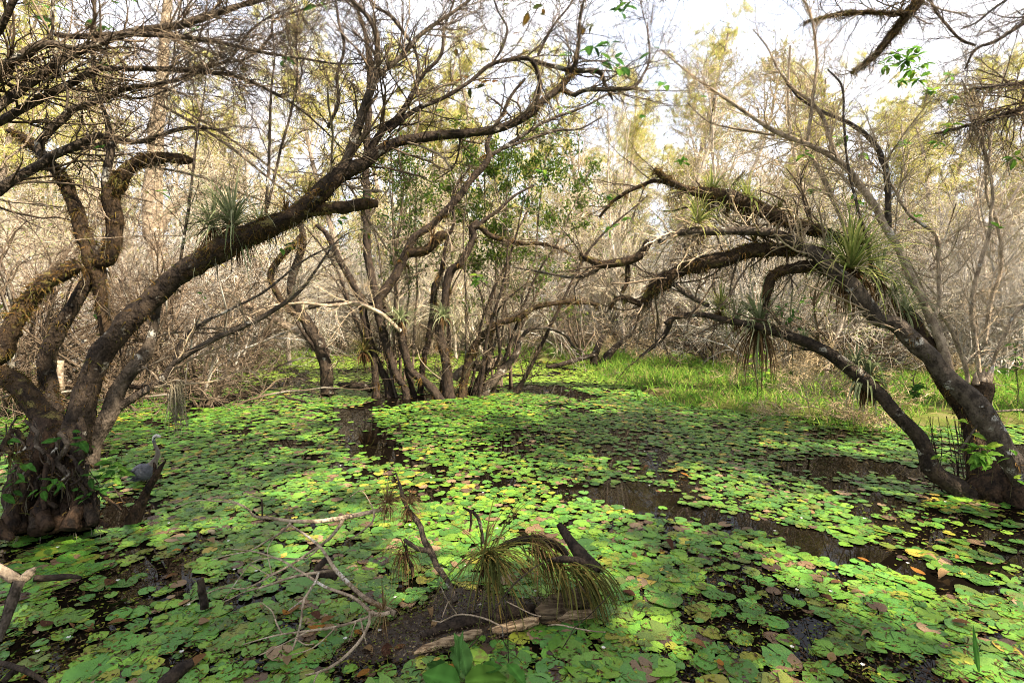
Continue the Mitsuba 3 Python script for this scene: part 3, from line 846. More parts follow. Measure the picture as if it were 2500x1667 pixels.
    def add_tufts(self, P, R, n):
        """Clumps of withered fern: a dozen or two narrow curled fronds from one spot."""
        rng = self.rng
        far = max(1.0, P[:, 1].mean() / 7)
        for _ in range(n):
            i = rng.integers(0, len(P))
            m = int(rng.integers(7, 20))
            o = rng.normal(0, 1, 3) + np.array([0, -0.3, 0.5])
            c = P[i] + unit(o) * R[i] * 0.85
            Q = np.zeros((m, 5, 3))
            Q[:, 0] = c + rng.normal(0, 0.012, (m, 3))
            d = unit(unit(o) * 0.8 + rng.normal(0, 0.7, (m, 3)))
            L = rng.uniform(0.05, 0.15, m) * rng.uniform(0.5, 1.2) * far
            for k in range(1, 5):
                d = unit(d + np.array([0, 0, -0.45]) + rng.normal(0, 0.16, (m, 3)))
                Q[:, k] = Q[:, k - 1] + d * (L / 4)[:, None]
            wd = np.array([0.3, 0.9, 1.0, 0.6, 0.1])[None] * rng.uniform(0.003, 0.006, (m, 1)) * far
            self.moss.add(strips(Q, wd, np.cross(d, rng.normal(size=(m, 3)))[:, None, :], 0.4), per(MOSS_COLS[rng.integers(0, 6, 3)], (m, 15), rng, 0.3))

    def add_hang(self, P, R, n, length=(0.08, 0.32)):
        rng = self.rng
        i = rng.integers(0, len(P), n)
        Q = np.zeros((n, 5, 3))
        Q[:, 0] = P[i] + rng.normal(0, 1, (n, 3)) * R[i][:, None] * 0.5
        L = rng.uniform(length[0], length[1], n)
        for k in range(1, 5):
            Q[:, k] = Q[:, k - 1] + (rng.normal(0, 0.22, (n, 3)) + np.array([0, 0, -1.0])) * (L / 4)[:, None]
        VF = tubes(Q, np.full((n, 5), 0.0028) * np.array([1, 1.2, 1.1, 0.9, 0.4]), 3)
        self.hang.add(VF, per(HANG, (n, len(VF[0]) // n), rng, 0.25))

    def leaf(self, P, d, up, L, W, col, fold=0.35):
        """One broad leaf, its own part."""
        rng = self.rng
        t, a = np.linspace(0, 1, 10), np.linspace(-1, 1, 7)
        d, up = unit(np.asarray(d, float)), np.asarray(up, float)
        side = unit(np.cross(d, up))
        nrm = np.cross(side, d)
        wd = W * 0.5 * np.sin(np.pi * np.clip(t * 0.955 + 0.04, 0, 1) ** 0.85) ** 0.85
        wd[-1] = 0.0008
        sag, wave = 0.25 * L * rng.uniform(0.2, 1.3), rng.uniform(0.02, 0.06) * W
        h = (fold * np.abs(a)[None] - 0.25 * fold * a[None] ** 2) * wd[:, None] - sag * (t ** 2)[:, None] + wave * np.sin(t * 17 + rng.uniform(0, 6))[:, None] * (a ** 2)[None]
        V = np.asarray(P) + d * (t * L)[:, None, None] + side * (wd[:, None] * a[None])[..., None] + nrm * h[..., None]
        i0 = (np.arange(9)[:, None] * 7 + np.arange(6)).ravel()
        F = np.vstack([np.stack([i0, i0 + 1, i0 + 8], 1), np.stack([i0, i0 + 8, i0 + 7], 1)])
        c = np.asarray(col) * rng.uniform(0.8, 1.2) * (1 + 0.5 * np.exp(-(a / 0.18) ** 2)[None, :, None] + 0.16 * np.sin(t * 40)[:, None, None])
        c = np.broadcast_to(c, V.shape).reshape(-1, 3).copy() * (0.8 + 0.4 * meshkit.fbm(V.reshape(-1, 3) * 40, 2, 3)[:, None])
        Mesh().add((V.reshape(-1, 3), F), c).put(self.part('leaf'), 'm_leaf')

    def done(self):
        for name, m, bsdf in (('twigs', self.tw, 'm_twig'), ('moss', self.moss, 'm_leaf'), ('strands', self.hang, 'm_twig')):
            if m.n:
                k = m.put(f'{self.key}__{name}', bsdf)
                labels[k] = {'kind': 'stuff'}


GREEN = [(0.045, 0.12, 0.022), (0.06, 0.16, 0.03), (0.035, 0.09, 0.02), (0.09, 0.19, 0.03)]
OLIVE = [(0.075, 0.085, 0.02), (0.10, 0.10, 0.025), (0.055, 0.075, 0.02), (0.13, 0.085, 0.02)]


def leaf_cluster(t, tile, x, y, Y, n, L, cols, spread=0.6, twig=True, twig_to=None):
    """A sprig: a short twig with n leaves set around its end."""
    rng = t.rng
    c = at(*nat(tile, x, y), Y)
    if twig:
        P = np.zeros((1, 5, 3))
        end = np.array([rng.normal(0, 0.1), rng.normal(0.1, 0.1), -0.25]) if twig_to is None else at(*nat(tile, *twig_to), Y + 0.1) - c
        for k in range(5):
            P[0, k] = c + end * k / 4 + np.array([0, 0, 0.03 * math.sin(k)])
        VF = tubes(P, np.full((1, 5), 0.003), 4)
        t.tw.add(VF, np.broadcast_to(np.array([0.09, 0.075, 0.04]), VF[0].shape))
    for j in range(n):
        az = rng.uniform(0, 6.28)
        d = np.array([math.cos(az), math.sin(az) * 0.7, rng.normal(-0.1, spread * 0.6)])
        up = np.array([rng.normal(0, 0.3), rng.normal(-0.35, 0.3), 1.0])
        s = L * rng.uniform(0.7, 1.15)
        t.leaf(c + unit(d) * L * 0.12 + rng.normal(0, L * 0.12, 3), d, up, s, s * rng.uniform(0.42, 0.55), cols[rng.integers(0, len(cols))])


# ---- the big leaning tree on the left
lt = Tree('leaning_tree', 'big dark leaning tree at the left whose mossy trunk slants up across the pond', seed=1)
lt.limb(13, [(330, 1330, 420), (360, 1100, 380), (430, 800, 330), (560, 420, 330), (640, 120, 330)], (4.55, 4.85), 'root', 'root', 0.34, moss=260, mlen=(0.012, 0.04))
lt.limb(13, [(700, 1260, 400), (690, 1050, 340), (640, 760, 300), (580, 420, 330), (540, 150, 300)], (4.6, 4.9), 'root', 'root', 0.36, moss=260, mlen=(0.012, 0.04))
for k in range(34):                                       # the tangle of roots flaring down into the water
    a = k / 33.0
    x0, x1 = 250 + 560 * a + lt.rng.normal(0, 50), -20 + 1080 * a + lt.rng.normal(0, 40)
    y0, y1 = lt.rng.uniform(150 if 0.2 < a < 0.85 else 520, 760), 1385 - 130 * a + lt.rng.normal(0, 15)
    w0 = lt.rng.uniform(60, 150)
    front = lt.rng.uniform(-0.32, 0.05)
    lt.limb(13, [(x0 + 40, y0 - 60, w0 * 0.15), (x0, y0, w0 * 0.6), (x0 + (x1 - x0) * 0.25 + lt.rng.normal(0, 40), y0 + (y1 - y0) * 0.35, w0), (x0 + (x1 - x0) * 0.7 + lt.rng.normal(0, 50), y0 + (y1 - y0) * 0.72, w0 * lt.rng.uniform(0.8, 1.2)), (x1, y1, w0 * 1.1)],
            (4.82 + 0.2 * a, 4.55 + front * 0.6 + 0.17 * a, 4.42 + front + 0.15 * a), 'root' if k % 3 else 'dark', 'root', 0.3, wob=0.8, moss=110 if k % 2 else 0, mlen=(0.012, 0.04))
for k in range(46):
    a = lt.rng.random()
    x0, y0 = 120 + 800 * a + lt.rng.normal(0, 60), lt.rng.uniform(80, 900)
    x1, y1 = x0 + lt.rng.normal(0, 130) + 160 * (a - 0.5), min(y0 + lt.rng.uniform(200, 650), 1375 - 120 * a)
    w0 = lt.rng.choice([10, 16, 26, 40, 60])
    yb = 4.30 + 0.2 * a + (0.12 if y0 < 500 else 0)
    lt.limb(13, [(x0, y0, w0 * 0.8), (x0 + (x1 - x0) * 0.4 + lt.rng.normal(0, 70), y0 + (y1 - y0) * 0.35, w0), (x0 + (x1 - x0) * 0.6 + lt.rng.normal(0, 70), y0 + (y1 - y0) * 0.7, w0), (x1, y1, w0 * 0.7)],
            (yb, yb - 0.14), ('root', 'dark', 'mossy', 'grey')[k % 4], 'root', 0.25, wob=1.2, moss=60 if w0 > 20 else 0, mlen=(0.01, 0.03), hang=14 if k % 3 == 0 else 0)
lt.limb(4, [(400, 1240, 190), (430, 1080, 150), (470, 900, 128), (540, 740, 122), (650, 600, 118), (780, 450, 116), (900, 335, 112), (1020, 248, 108), (1160, 165, 118), (1330, 70, 118), (1500, 0, 112), (1650, -80, 105),
             (1852, -272, 96), (1992, -342, 74), (2092, -417, 60), (2212, -457, 57), (2392, -484, 53), (2592, -502, 49), (2742, -532, 48), (2872, -592, 46), (2972, -682, 42), (3072, -762, 36), (3132, -852, 30), (3162, -982, 20), (3172, -1132, 14), (3200, -1260, 9)],
        (4.7, 5.0, 5.3, 5.6, 5.9, 6.2), 'dark', 'trunk', 0.17, twigs=3.2, t0=0.45, tufts=5, moss=500, mlen=(0.012, 0.035))
# moss and shrivelled ferns thick on the middle of the trunk
P, R = lt.limb(4, [(1000, 262, 100), (1160, 165, 118), (1330, 70, 120), (1500, 0, 114), (1650, -80, 100), (1852, -272, 80)], (5.12, 5.5), 'mossy', 'mossy_bark', 0.3, moss=2200, mlen=(0.015, 0.05), hang=40)
lt.limb(1, [(1640, 1170, 70), (1760, 1150, 62), (1904, 1130, 66), (2000, 1120, 60), (2060, 1118, 40)], (5.45, 5.5), 'mossy', 'branch', 0.25, moss=1500, mlen=(0.015, 0.04))
lt.limb(2, [(60, 980, 60), (90, 900, 52), (150, 740, 48), (200, 580, 46), (250, 450, 42), (270, 350, 33), (268, 200, 30), (225, 100, 26), (110, -20, 18)], (5.5, 5.6), 'grey', 'branch', 0.1, twigs=6)
lt.limb(2, [(250, 450, 30), (300, 390, 32), (400, 310, 28), (500, 200, 25), (600, 122, 21), (700, 60, 18), (800, -20, 14)], (5.55, 5.9), 'grey', 'branch', 0.1, twigs=7)
lt.limb(2, [(215, 860, 44), (260, 770, 40), (330, 690, 36), (420, 600, 33), (480, 480, 24), (530, 400, 21), (620, 300, 18), (640, 160, 14), (700, -20, 10)], (5.55, 5.9), 'dark', 'branch', 0.1, twigs=7)
lt.limb(2, [(330, 720, 28), (470, 605, 28), (600, 552, 23), (700, 500, 20), (800, 430, 20), (900, 352, 22), (1050, 322, 24), (1120, 335, 26), (1160, 460, 26), (1132, 590, 25)], (5.6, 6.0), 'dark', 'branch', 0.12, twigs=6)
lt.limb(2, [(1120, 335, 24), (1220, 360, 22), (1340, 388, 26), (1480, 392, 26), (1520, 470, 18), (1560, 550, 10)], (6.0, 6.3), 'grey', 'branch', 0.12, twigs=6)
lt.limb(2, [(1285, 490, 30), (1350, 520, 26), (1400, 495, 24), (1560, 490, 22), (1670, 478, 18), (1730, 400, 14), (1760, 320, 11), (1750, 180, 8), (1720, 60, 5)], (6.05, 6.4), 'grey', 'branch', 0.12, twigs=7)
lt.limb(2, [(1150, 300, 14), (1200, 200, 14), (1250, 120, 12), (1330, 20, 10), (1350, -60, 8)], (6.1, 6.3), 'dark', 'branch', 0.1, twigs=8)
lt.limb(2, [(900, 350, 12), (960, 250, 13), (980, 150, 11), (930, 60, 10), (900, -40, 8)], (6.0, 6.2), 'dark', 'branch', 0.1, twigs=8)
lt.limb(2, [(480, 480, 16), (500, 380, 15), (470, 260, 16), (380, 130, 22), (320, 70, 18), (260, 40, 14), (230, -30, 12)], (5.7, 5.8), 'grey', 'branch', 0.1, twigs=7)
lt.limb(2, [(0, 700, 18), (60, 560, 18), (50, 420, 16), (90, 260, 15), (60, 120, 14), (40, -30, 12)], (5.6, 5.4), 'grey', 'branch', 0.1, twigs=7)
# second stem of the same root, behind the trunk, and its long thin branch over the water
lt.limb(4, [(480, 1330, 120), (500, 1200, 104), (590, 1050, 92), (630, 930, 88), (720, 800, 80), (790, 715, 76), (830, 620, 52), (850, 500, 42), (880, 400, 36), (900, 320, 30)], (4.75, 5.3), 'grey', 'stem', 0.16, moss=90, twigs=2.0)
P, R = lt.limb(4, [(640, 1000, 46), (750, 930, 42), (880, 850, 40), (945, 765, 36), (1050, 690, 31), (1200, 612, 30), (1350, 545, 28), (1500, 462, 25), (1640, 360, 19), (1730, 240, 14), (1830, 100, 9), (1910, 40, 6)],
               (4.95, 5.4), 'grey', 'branch', 0.08, twigs=3.0, pal=FINE_PALE)
lt.limb(4, [(955, 740, 20), (990, 640, 18), (1100, 540, 16), (1300, 440, 14), (1450, 360, 13), (1650, 200, 10), (1860, 90, 6)], (5.1, 5.5), 'grey', 'branch', 0.08, twigs=3.0)
lt.limb(4, [(710, 880, 24), (800, 885, 26), (880, 858, 24), (965, 862, 20)], (5.0, 5.1), 'mossy', 'branch', 0.2, twigs=2, hang=20)
lt.add_hang(np.array([at(*nat(4, 955 + 4 * k, 865), 5.1) for k in range(6)]), np.full(6, 0.05), 110, (0.2, 0.5))
# mossy stems going up on the left
lt.limb(4, [(380, 1150, 150), (250, 1060, 130), (150, 930, 120), (60, 840, 110), (-60, 800, 100)], (4.8, 5.0), 'mossy', 'stem', 0.25, moss=1500, mlen=(0.015, 0.045))
lt.limb(4, [(-80, 760, 110), (10, 690, 105), (60, 570, 92), (130, 440, 84), (240, 318, 84), (360, 250, 80), (440, 215, 60)], (5.0, 5.3), 'mossy', 'stem', 0.28, moss=1700, mlen=(0.015, 0.045), hang=20)
lt.limb(4, [(300, 1040, 100), (265, 950, 96), (250, 860, 90), (255, 720, 84), (330, 555, 80), (400, 450, 72), (470, 330, 70), (520, 230, 76), (540, 120, 84)], (5.4, 5.6), 'dark', 'stem', 0.2, moss=900, mlen=(0.015, 0.04))
lt.limb(1, [(590, 1900, 60), (575, 1760, 62), (560, 1640, 64), (545, 1540, 66), (530, 1480, 84), (490, 1370, 88), (440, 1250, 74), (392, 1090, 70), (350, 985, 68), (260, 880, 62), (185, 805, 56), (105, 735, 40), (40, 715, 20)], (5.5, 5.7), 'mossy', 'stem', 0.26, moss=1500, mlen=(0.015, 0.045), hang=12)
lt.limb(1, [(530, 1440, 70), (590, 1420, 74), (620, 1340, 76), (630, 1200, 82), (610, 1080, 92), (640, 1020, 84), (680, 960, 76), (760, 890, 68), (880, 860, 60), (1000, 868, 58), (1060, 880, 30)], (5.55, 5.7), 'mossy', 'stem', 0.26, moss=1700, mlen=(0.015, 0.045), hang=16)
lt.limb(1, [(590, 1070, 56), (580, 960, 42), (600, 850, 38), (598, 740, 32), (570, 620, 22), (520, 480, 18), (510, 380, 20), (515, 180, 20), (518, -20, 16)], (5.6, 5.5), 'grey', 'branch', 0.1, twigs=6)
lt.limb(1, [(250, 880, 56), (215, 800, 46), (250, 740, 42), (330, 660, 42), (400, 600, 38), (540, 552, 32), (700, 480, 27), (850, 462, 22), (1000, 430, 20), (1150, 360, 16), (1350, 320, 10), (1480, 200, 14), (1520, 100, 12), (1900, -10, 6)], (5.6, 5.9), 'grey', 'branch', 0.1, twigs=7)
lt.done()

# ---- limbs that reach in from a tree left of the frame
sl = Tree('overhanging_tree', 'grey overhanging tree whose long arched limbs cross the upper left corner', seed=2)
sl.limb(0, [(-560, 1080, 150), (-520, 820, 130), (-400, 560, 110), (-250, 420, 90), (-100, 330, 60)], (4.6, 4.8), 'grey', 'trunk', 0.14)
sl.limb(1, [(-230, 745, 70), (-100, 500, 62), (0, 400, 60), (100, 320, 52), (200, 262, 46), (300, 242, 32), (400, 265, 22), (520, 250, 14), (640, 188, 10)], (4.8, 5.0), 'grey', 'branch', 0.1, twigs=8)
sl.limb(1, [(-230, 745, 66), (-80, 640, 50), (0, 580, 45), (130, 480, 43), (280, 370, 42), (430, 275, 42), (600, 212, 40), (750, 170, 40), (900, 150, 36), (1050, 120, 36), (1200, 70, 30), (1420, 0, 22), (1600, -60, 14)], (4.8, 5.6), 'grey', 'branch', 0.1, twigs=7)
sl.limb(1, [(300, 190, 22), (400, 200, 28), (500, 195, 28), (640, 186, 24), (800, 190, 26), (1000, 205, 24), (1200, 232, 20), (1400, 280, 16), (1600, 312, 12), (1880, 352, 8), (2100, 330, 5)], (5.1, 5.6), 'grey', 'branch', 0.1, twigs=8)
sl.limb(1, [(-230, 800, 56), (-100, 720, 50), (0, 660, 46), (150, 580, 42), (300, 500, 40), (430, 430, 36), (520, 386, 32), (700, 375, 30), (1000, 385, 28), (1200, 402, 24), (1330, 432, 20), (1480, 500, 17), (1620, 582, 12), (1760, 700, 9), (1880, 820, 6)], (5.0, 5.7), 'grey', 'branch', 0.1, twigs=7)
sl.limb(1, [(-300, 1180, 60), (-100, 1090, 54), (0, 1040, 50), (130, 950, 48), (250, 880, 45), (340, 830, 42), (450, 780, 38), (540, 745, 34), (640, 770, 26), (800, 770, 24), (960, 712, 20), (1100, 700, 16), (1250, 715, 10)], (5.2, 5.9), 'grey', 'branch', 0.12, twigs=6)
sl.limb(1, [(560, 745, 22), (640, 800, 18), (560, 800, 16), (420, 820, 14), (330, 850, 12)], (5.9, 5.8), 'grey', 'branch', 0.1, twigs=5)
sl.limb(1, [(-60, 250, 34), (20, 120, 32), (80, 0, 30), (120, -90, 26)], (4.6, 4.5), 'dark', 'branch', 0.1, twigs=6)
sl.limb(1, [(1210, 402, 12), (1280, 300, 12), (1360, 180, 11), (1480, 90, 10), (1640, 30, 8)], (5.5, 5.8), 'grey', 'branch', 0.1, twigs=7)
sl.limb(1, [(660, 520, 12), (760, 540, 12), (900, 500, 10), (1050, 420, 9), (1190, 330, 8)], (5.6, 5.8), 'grey', 'branch', 0.1, twigs=7)
sl.limb(1, [(850, 560, 12), (960, 620, 14), (1100, 700, 14), (1280, 820, 14), (1450, 960, 12), (1600, 1080, 10), (1660, 1140, 8)], (5.9, 5.8), 'pale', 'branch', 0.1, twigs=6, pal=FINE_PALE)
sl.limb(1, [(1000, 600, 10), (1150, 690, 11), (1320, 800, 11), (1480, 920, 10), (1640, 1070, 8)], (6.1, 5.9), 'pale', 'branch', 0.1, twigs=6, pal=FINE_PALE)
sl.limb(1, [(870, 920, 12), (1000, 945, 12), (1150, 985, 13), (1300, 1050, 11), (1480, 1110, 8), (1640, 1180, 6)], (5.7, 5.9), 'pale', 'branch', 0.08, twigs=4, pal=FINE_PALE)
sl.limb(1, [(285, -20, 12), (290, 120, 12), (285, 250, 12), (340, 420, 14), (370, 520, 13), (350, 640, 10)], (4.9, 5.0), 'grey', 'branch', 0.1, twigs=6)
sl.limb(1, [(1000, -20, 8), (960, 180, 8), (945, 400, 7)], (5.2, 5.2), 'dark', 'branch', 0.1, twigs=8)
sl.limb(1, [(-40, 1350, 5), (200, 1330, 6), (450, 1310, 6), (850, 1290, 5), (1020, 1292, 4)], (5.0, 5.4), 'pale', 'branch', 0.05)
sl.done()

# saplings rising from the trunk of the leaning tree
for pts, Y in (([(985, 1440, 20), (1000, 1340, 18), (1030, 1150, 18), (1060, 900, 16), (1080, 730, 12), (1110, 560, 9), (1130, 380, 6)], (5.25, 5.3)),
               ([(1455, 1180, 20), (1458, 1060, 19), (1470, 900, 18), (1476, 700, 17), (1482, 510, 15), (1500, 330, 10), (1490, 120, 7)], (5.45, 5.4)),
               ([(1462, 1140, 18), (1500, 970, 17), (1540, 800, 16), (1590, 620, 14), (1625, 420, 12), (1620, 220, 9), (1640, 60, 6)], (5.45, 5.5))):
    sp = Tree('sapling', ['thin sapling beside the spiky air plants on the leaning trunk', 'upright grey sapling growing from the middle of the leaning trunk', 'slanting grey sapling just right of the upright one'][COUNT.get('sapling', -1) + 1], seed=10 + len(scene) % 7)
    sp.limb(1, pts, Y, 'grey', 'stem', 0.08, twigs=7)
    sp.done()

# ---- the many-stemmed clump in the middle, standing in the water
ct = Tree('clump_tree', 'dark many-stemmed tree clump standing in the water mid-pond', seed=3)
D = dict(rough=0.16, tufts=2.5, moss=130, mlen=(0.025, 0.06))
cy = (11.6, 11.8, 12.0)
ct.limb(5, [(265, 975, 48), (262, 850, 42), (250, 700, 42), (200, 520, 45), (178, 400, 42), (130, 300, 38), (70, 200, 36), (0, 60, 30), (-60, 0, 22)], cy, 'black', 'stem', twigs=2.0, tlen=(0.6, 1.6), **D)
ct.limb(5, [(340, 960, 46), (325, 860, 44), (280, 770, 42), (250, 700, 36)], (11.7, 11.8), 'black', 'stem', **D)
ct.limb(5, [(430, 985, 56), (425, 900, 46), (370, 800, 42), (310, 620, 46), (282, 480, 54), (275, 400, 58), (330, 330, 55), (380, 260, 52), (420, 170, 50), (470, 70, 44), (560, 5, 40), (700, -132, 44), (780, -242, 40), (840, -312, 40), (880, -382, 36), (872, -442, 26), (910, -532, 22), (960, -612, 20), (1000, -702, 17), (1080, -802, 12)],
        (11.5, 11.6, 11.7, 11.9, 12.0), 'black', 'trunk', twigs=2.2, tlen=(0.6, 1.7), **D)
ct.limb(2, [(880, 850, 28), (930, 828, 22), (1050, 752, 20), (1200, 662, 16), (1400, 585, 12), (1560, 500, 8)], (12.0, 12.3), 'grey', 'branch', twigs=3.0, tlen=(0.6, 1.5), rough=0.1)
ct.limb(2, [(960, 815, 16), (1100, 760, 16), (1250, 715, 14), (1380, 705, 10), (1500, 640, 8)], (12.0, 12.3), 'grey', 'branch', twigs=3.0, tlen=(0.6, 1.5), rough=0.1)
ct.limb(2, [(420, 1385, 50), (520, 1372, 46), (570, 1340, 44), (600, 1310, 50), (635, 1285, 44), (650, 1270, 20)], (11.7, 11.6), 'mossy', 'branch', rough=0.25, moss=500, mlen=(0.025, 0.06))
ct.limb(5, [(285, 440, 46), (262, 360, 44), (232, 255, 44), (215, 100, 46), (213, 0, 46), (210, -180, 44), (210, -332, 42), (225, -632, 36), (225, -932, 28), (180, -1132, 20), (110, -1260, 14)], (11.7, 12.2, 12.4), 'black', 'stem', twigs=2.0, tlen=(0.6, 1.6), **D)
ct.limb(5, [(485, 980, 42), (470, 930, 36), (430, 760, 33), (390, 600, 32), (330, 460, 32), (290, 390, 30)], (11.7, 11.8), 'black', 'stem', **D)
ct.limb(5, [(625, 985, 70), (600, 935, 58), (540, 865, 48), (450, 780, 45), (410, 620, 44), (370, 540, 40), (300, 470, 34)], (11.4, 11.6), 'black', 'stem', **D)
ct.limb(5, [(400, 580, 22), (360, 540, 22), (300, 490, 22), (180, 430, 22), (60, 435, 20), (0, 440, 18), (-150, 425, 14), (-300, 440, 10), (-440, 500, 7)], (11.3, 10.6), 'pale', 'branch', rough=0.08, twigs=2.5, pal=FINE_PALE)
ct.limb(5, [(505, 960, 44), (510, 860, 38), (525, 740, 36), (550, 620, 38), (575, 480, 40), (580, 350, 38), (605, 300, 34), (630, 200, 24), (650, 90, 20), (690, -20, 18), (680, -140, 16), (720, -240, 14), (790, -330, 10)], (12.2, 12.4), 'black', 'stem', twigs=2.0, tlen=(0.6, 1.5), **D)
ct.limb(5, [(665, 990, 90), (660, 930, 74), (650, 800, 56), (620, 640, 50), (602, 560, 46), (640, 430, 44), (650, 330, 46), (668, 250, 46), (720, 212, 45), (765, 135, 42), (800, 60, 38), (790, 20, 46), (830, -10, 48)], (11.6, 11.8), 'black', 'stem', twigs=1.6, tlen=(0.6, 1.5), **D)
ct.limb(5, [(820, -8, 36), (900, 62, 28), (1050, 98, 22), (1200, 105, 18), (1330, 160, 12)], (11.8, 12.0), 'mossy', 'branch', rough=0.2, twigs=2.5, moss=90, mlen=(0.025, 0.06))
ct.limb(5, [(800, 20, 30), (860, -30, 22), (930, -80, 18), (1020, -160, 14), (1130, -220, 10)], (11.8, 12.0), 'black', 'branch', rough=0.1, twigs=3)
ct.limb(5, [(725, 985, 76), (735, 910, 56), (762, 780, 46), (800, 660, 42), (870, 590, 40), (950, 532, 38), (1050, 500, 34), (1130, 452, 30), (1250, 425, 24), (1400, 422, 24), (1480, 440, 16)], (11.7, 11.9), 'mossy', 'stem', rough=0.2, twigs=1.6, tlen=(0.5, 1.3), moss=500, mlen=(0.025, 0.07))
ct.limb(5, [(1000, 505, 20), (1060, 470, 18), (1110, 425, 14)], (11.8, 11.8), 'grey', 'branch', rough=0.08)
ct.limb(5, [(800, 970, 56), (815, 890, 46), (850, 790, 34), (882, 690, 28), (900, 560, 22), (890, 420, 18), (930, 300, 14), (1000, 180, 9)], (12.0, 12.2), 'black', 'stem', twigs=2.2, tlen=(0.5, 1.3), **D)
ct.limb(5, [(840, 960, 66), (880, 880, 54), (960, 790, 48), (1030, 700, 36), (1050, 640, 26), (1100, 572, 22), (1200, 560, 20), (1300, 600, 18), (1340, 660, 14), (1400, 690, 10)], (11.9, 12.6), 'grey', 'stem', rough=0.14, twigs=1.5, moss=30)
ct.limb(5, [(690, 840, 40), (730, 800, 44), (800, 770, 50), (880, 760, 54), (930, 730, 50), (950, 705, 20)], (12.4, 12.6), 'pale', 'stub', rough=0.3)
for k in range(13):                                       # slim stems and suckers between the stout ones
    x = ct.rng.uniform(330, 980)
    lean = (x - 620) / 320 * 1.3 + ct.rng.normal(0, 0.35)
    top = ct.rng.uniform(-250, 350)
    n0 = 950 - top
    w = ct.rng.uniform(14, 26)
    ct.limb(5, [(x, 975, w * 1.3), (x + lean * n0 * 0.06, 820, w), (x + lean * n0 * 0.16 + ct.rng.normal(0, 20), (950 + top) / 2 + 80, w * 0.8), (x + lean * n0 * 0.28 + ct.rng.normal(0, 30), (950 + 3 * top) / 4, w * 0.6), (x + lean * n0 * 0.42, top, w * 0.25)],
            (ct.rng.uniform(11.4, 12.6), ct.rng.uniform(11.2, 13)), 'black' if k % 3 else 'grey', 'stem', rough=0.14, twigs=2.2, tlen=(0.5, 1.4), moss=60, mlen=(0.02, 0.06))
ct.done()

# lone trunk left of the clump
lo = Tree('lone_tree', 'lone dark tree with hanging strands standing in the pond left of the clump', seed=4)
lo.limb(4, [(1792, 925, 84), (1790, 880, 76), (1780, 760, 74), (1735, 625, 72), (1660, 500, 56), (1600, 400, 48), (1590, 330, 44), (1640, 160, 44), (1660, 60, 36), (1640, -60, 24), (1700, -180, 16)], (11.9, 12.0), 'dark', 'trunk', rough=0.16, moss=70, mlen=(0.025, 0.06), twigs=2.0, tlen=(0.5, 1.4), hang=14)
lo.limb(4, [(1690, 540, 40), (1560, 440, 32), (1490, 320, 32), (1485, 250, 34), (1520, 190, 34), (1600, 110, 30), (1660, 40, 20)], (11.9, 11.7), 'mossy', 'branch', rough=0.2, moss=140, mlen=(0.025, 0.06), hang=10)
lo.limb(4, [(1690, 450, 24), (1780, 430, 22), (1904, 420, 22), (2040, 430, 14)], (11.9, 11.9), 'dark', 'branch', twigs=2.5, rough=0.1)
lo.limb(4, [(1760, 740, 22), (1700, 640, 20), (1640, 560, 16), (1600, 470, 12)], (11.9, 11.7), 'dark', 'branch', twigs=2.5, rough=0.1)
lo.done()

# ---- the leaning trees on the right
rt = Tree('arching_tree', 'arching dark tree at the right leaning left over the pond', seed=5)
rt.limb(9, [(2080, 640, 190), (1990, 520, 170), (1930, 440, 140)], (5.1, 5.2), 'root', 'root', rough=0.25)
rt.limb(6, [(2040, 1560, 190), (1960, 1450, 150), (1890, 1370, 124), (1800, 1248, 112), (1720, 1110, 118), (1650, 1000, 124), (1570, 920, 112), (1450, 800, 100), (1380, 700, 98), (1270, 602, 94), (1200, 532, 82), (1110, 515, 84), (1040, 430, 88), (980, 350, 90), (880, 262, 82), (800, 190, 70), (680, 110, 64), (560, 52, 58), (450, 32, 54), (300, 30, 48), (100, 32, 44), (0, 42, 36), (-60, 52, 28)],
        (5.1, 5.3, 5.6, 5.8, 6.2, 6.4), 'grey', 'trunk', tufts=4, rough=0.16, twigs=3.5, pal=FINE_PALE, t0=0.4, moss=14)
rt.limb(6, [(-30, 48, 40), (-90, 95, 34)], (6.4, 6.4), 'grey', 'branch', rough=0.1)
rt.limb(5, [(1760, 85, 40), (1705, 165, 44), (1640, 192, 44), (1500, 212, 44), (1400, 172, 24), (1380, 150, 14)], (6.4, 6.6), 'mossy', 'branch', rough=0.2, twigs=4, moss=140, hang=10)
rt.limb(5, [(1500, 215, 24), (1440, 265, 18), (1330, 285, 14), (1200, 262, 11), (1020, 230, 8)], (6.6, 6.9), 'grey', 'branch', rough=0.1, twigs=5, pal=FINE_PALE)
rt.limb(3, [(1010, 1380, 40), (960, 1340, 46), (850, 1290, 58), (700, 1240, 66), (560, 1190, 68), (420, 1122, 76), (300, 1090, 74), (200, 1062, 62), (90, 1050, 44), (0, 1010, 36), (-80, 960, 30), (-120, 925, 14)], (6.2, 6.6), 'mossy', 'branch', rough=0.25, moss=1500, mlen=(0.015, 0.045), hang=50, twigs=5)
rt.limb(3, [(-20, 1015, 20), (-110, 990, 20), (-220, 1030, 22), (-330, 1090, 18), (-420, 1190, 14)], (6.6, 6.8), 'mossy', 'branch', rough=0.2, moss=120, twigs=5)
rt.limb(6, [(860, 230, 60), (800, 160, 60), (700, 142, 62), (600, 140, 66), (400, 140, 74), (250, 182, 80), (100, 222, 76), (0, 262, 64), (-60, 300, 90), (-120, 350, 76), (-180, 430, 34)], (6.1, 6.7), 'mossy', 'branch', rough=0.3, moss=2200, mlen=(0.015, 0.05), hang=80, twigs=5)
rt.limb(5, [(1850, 260, 40), (1780, 350, 36), (1740, 430, 30), (1650, 410, 30), (1580, 402, 26), (1540, 460, 16)], (6.6, 6.8), 'mossy', 'branch', rough=0.25, moss=260, hang=20, twigs=4)
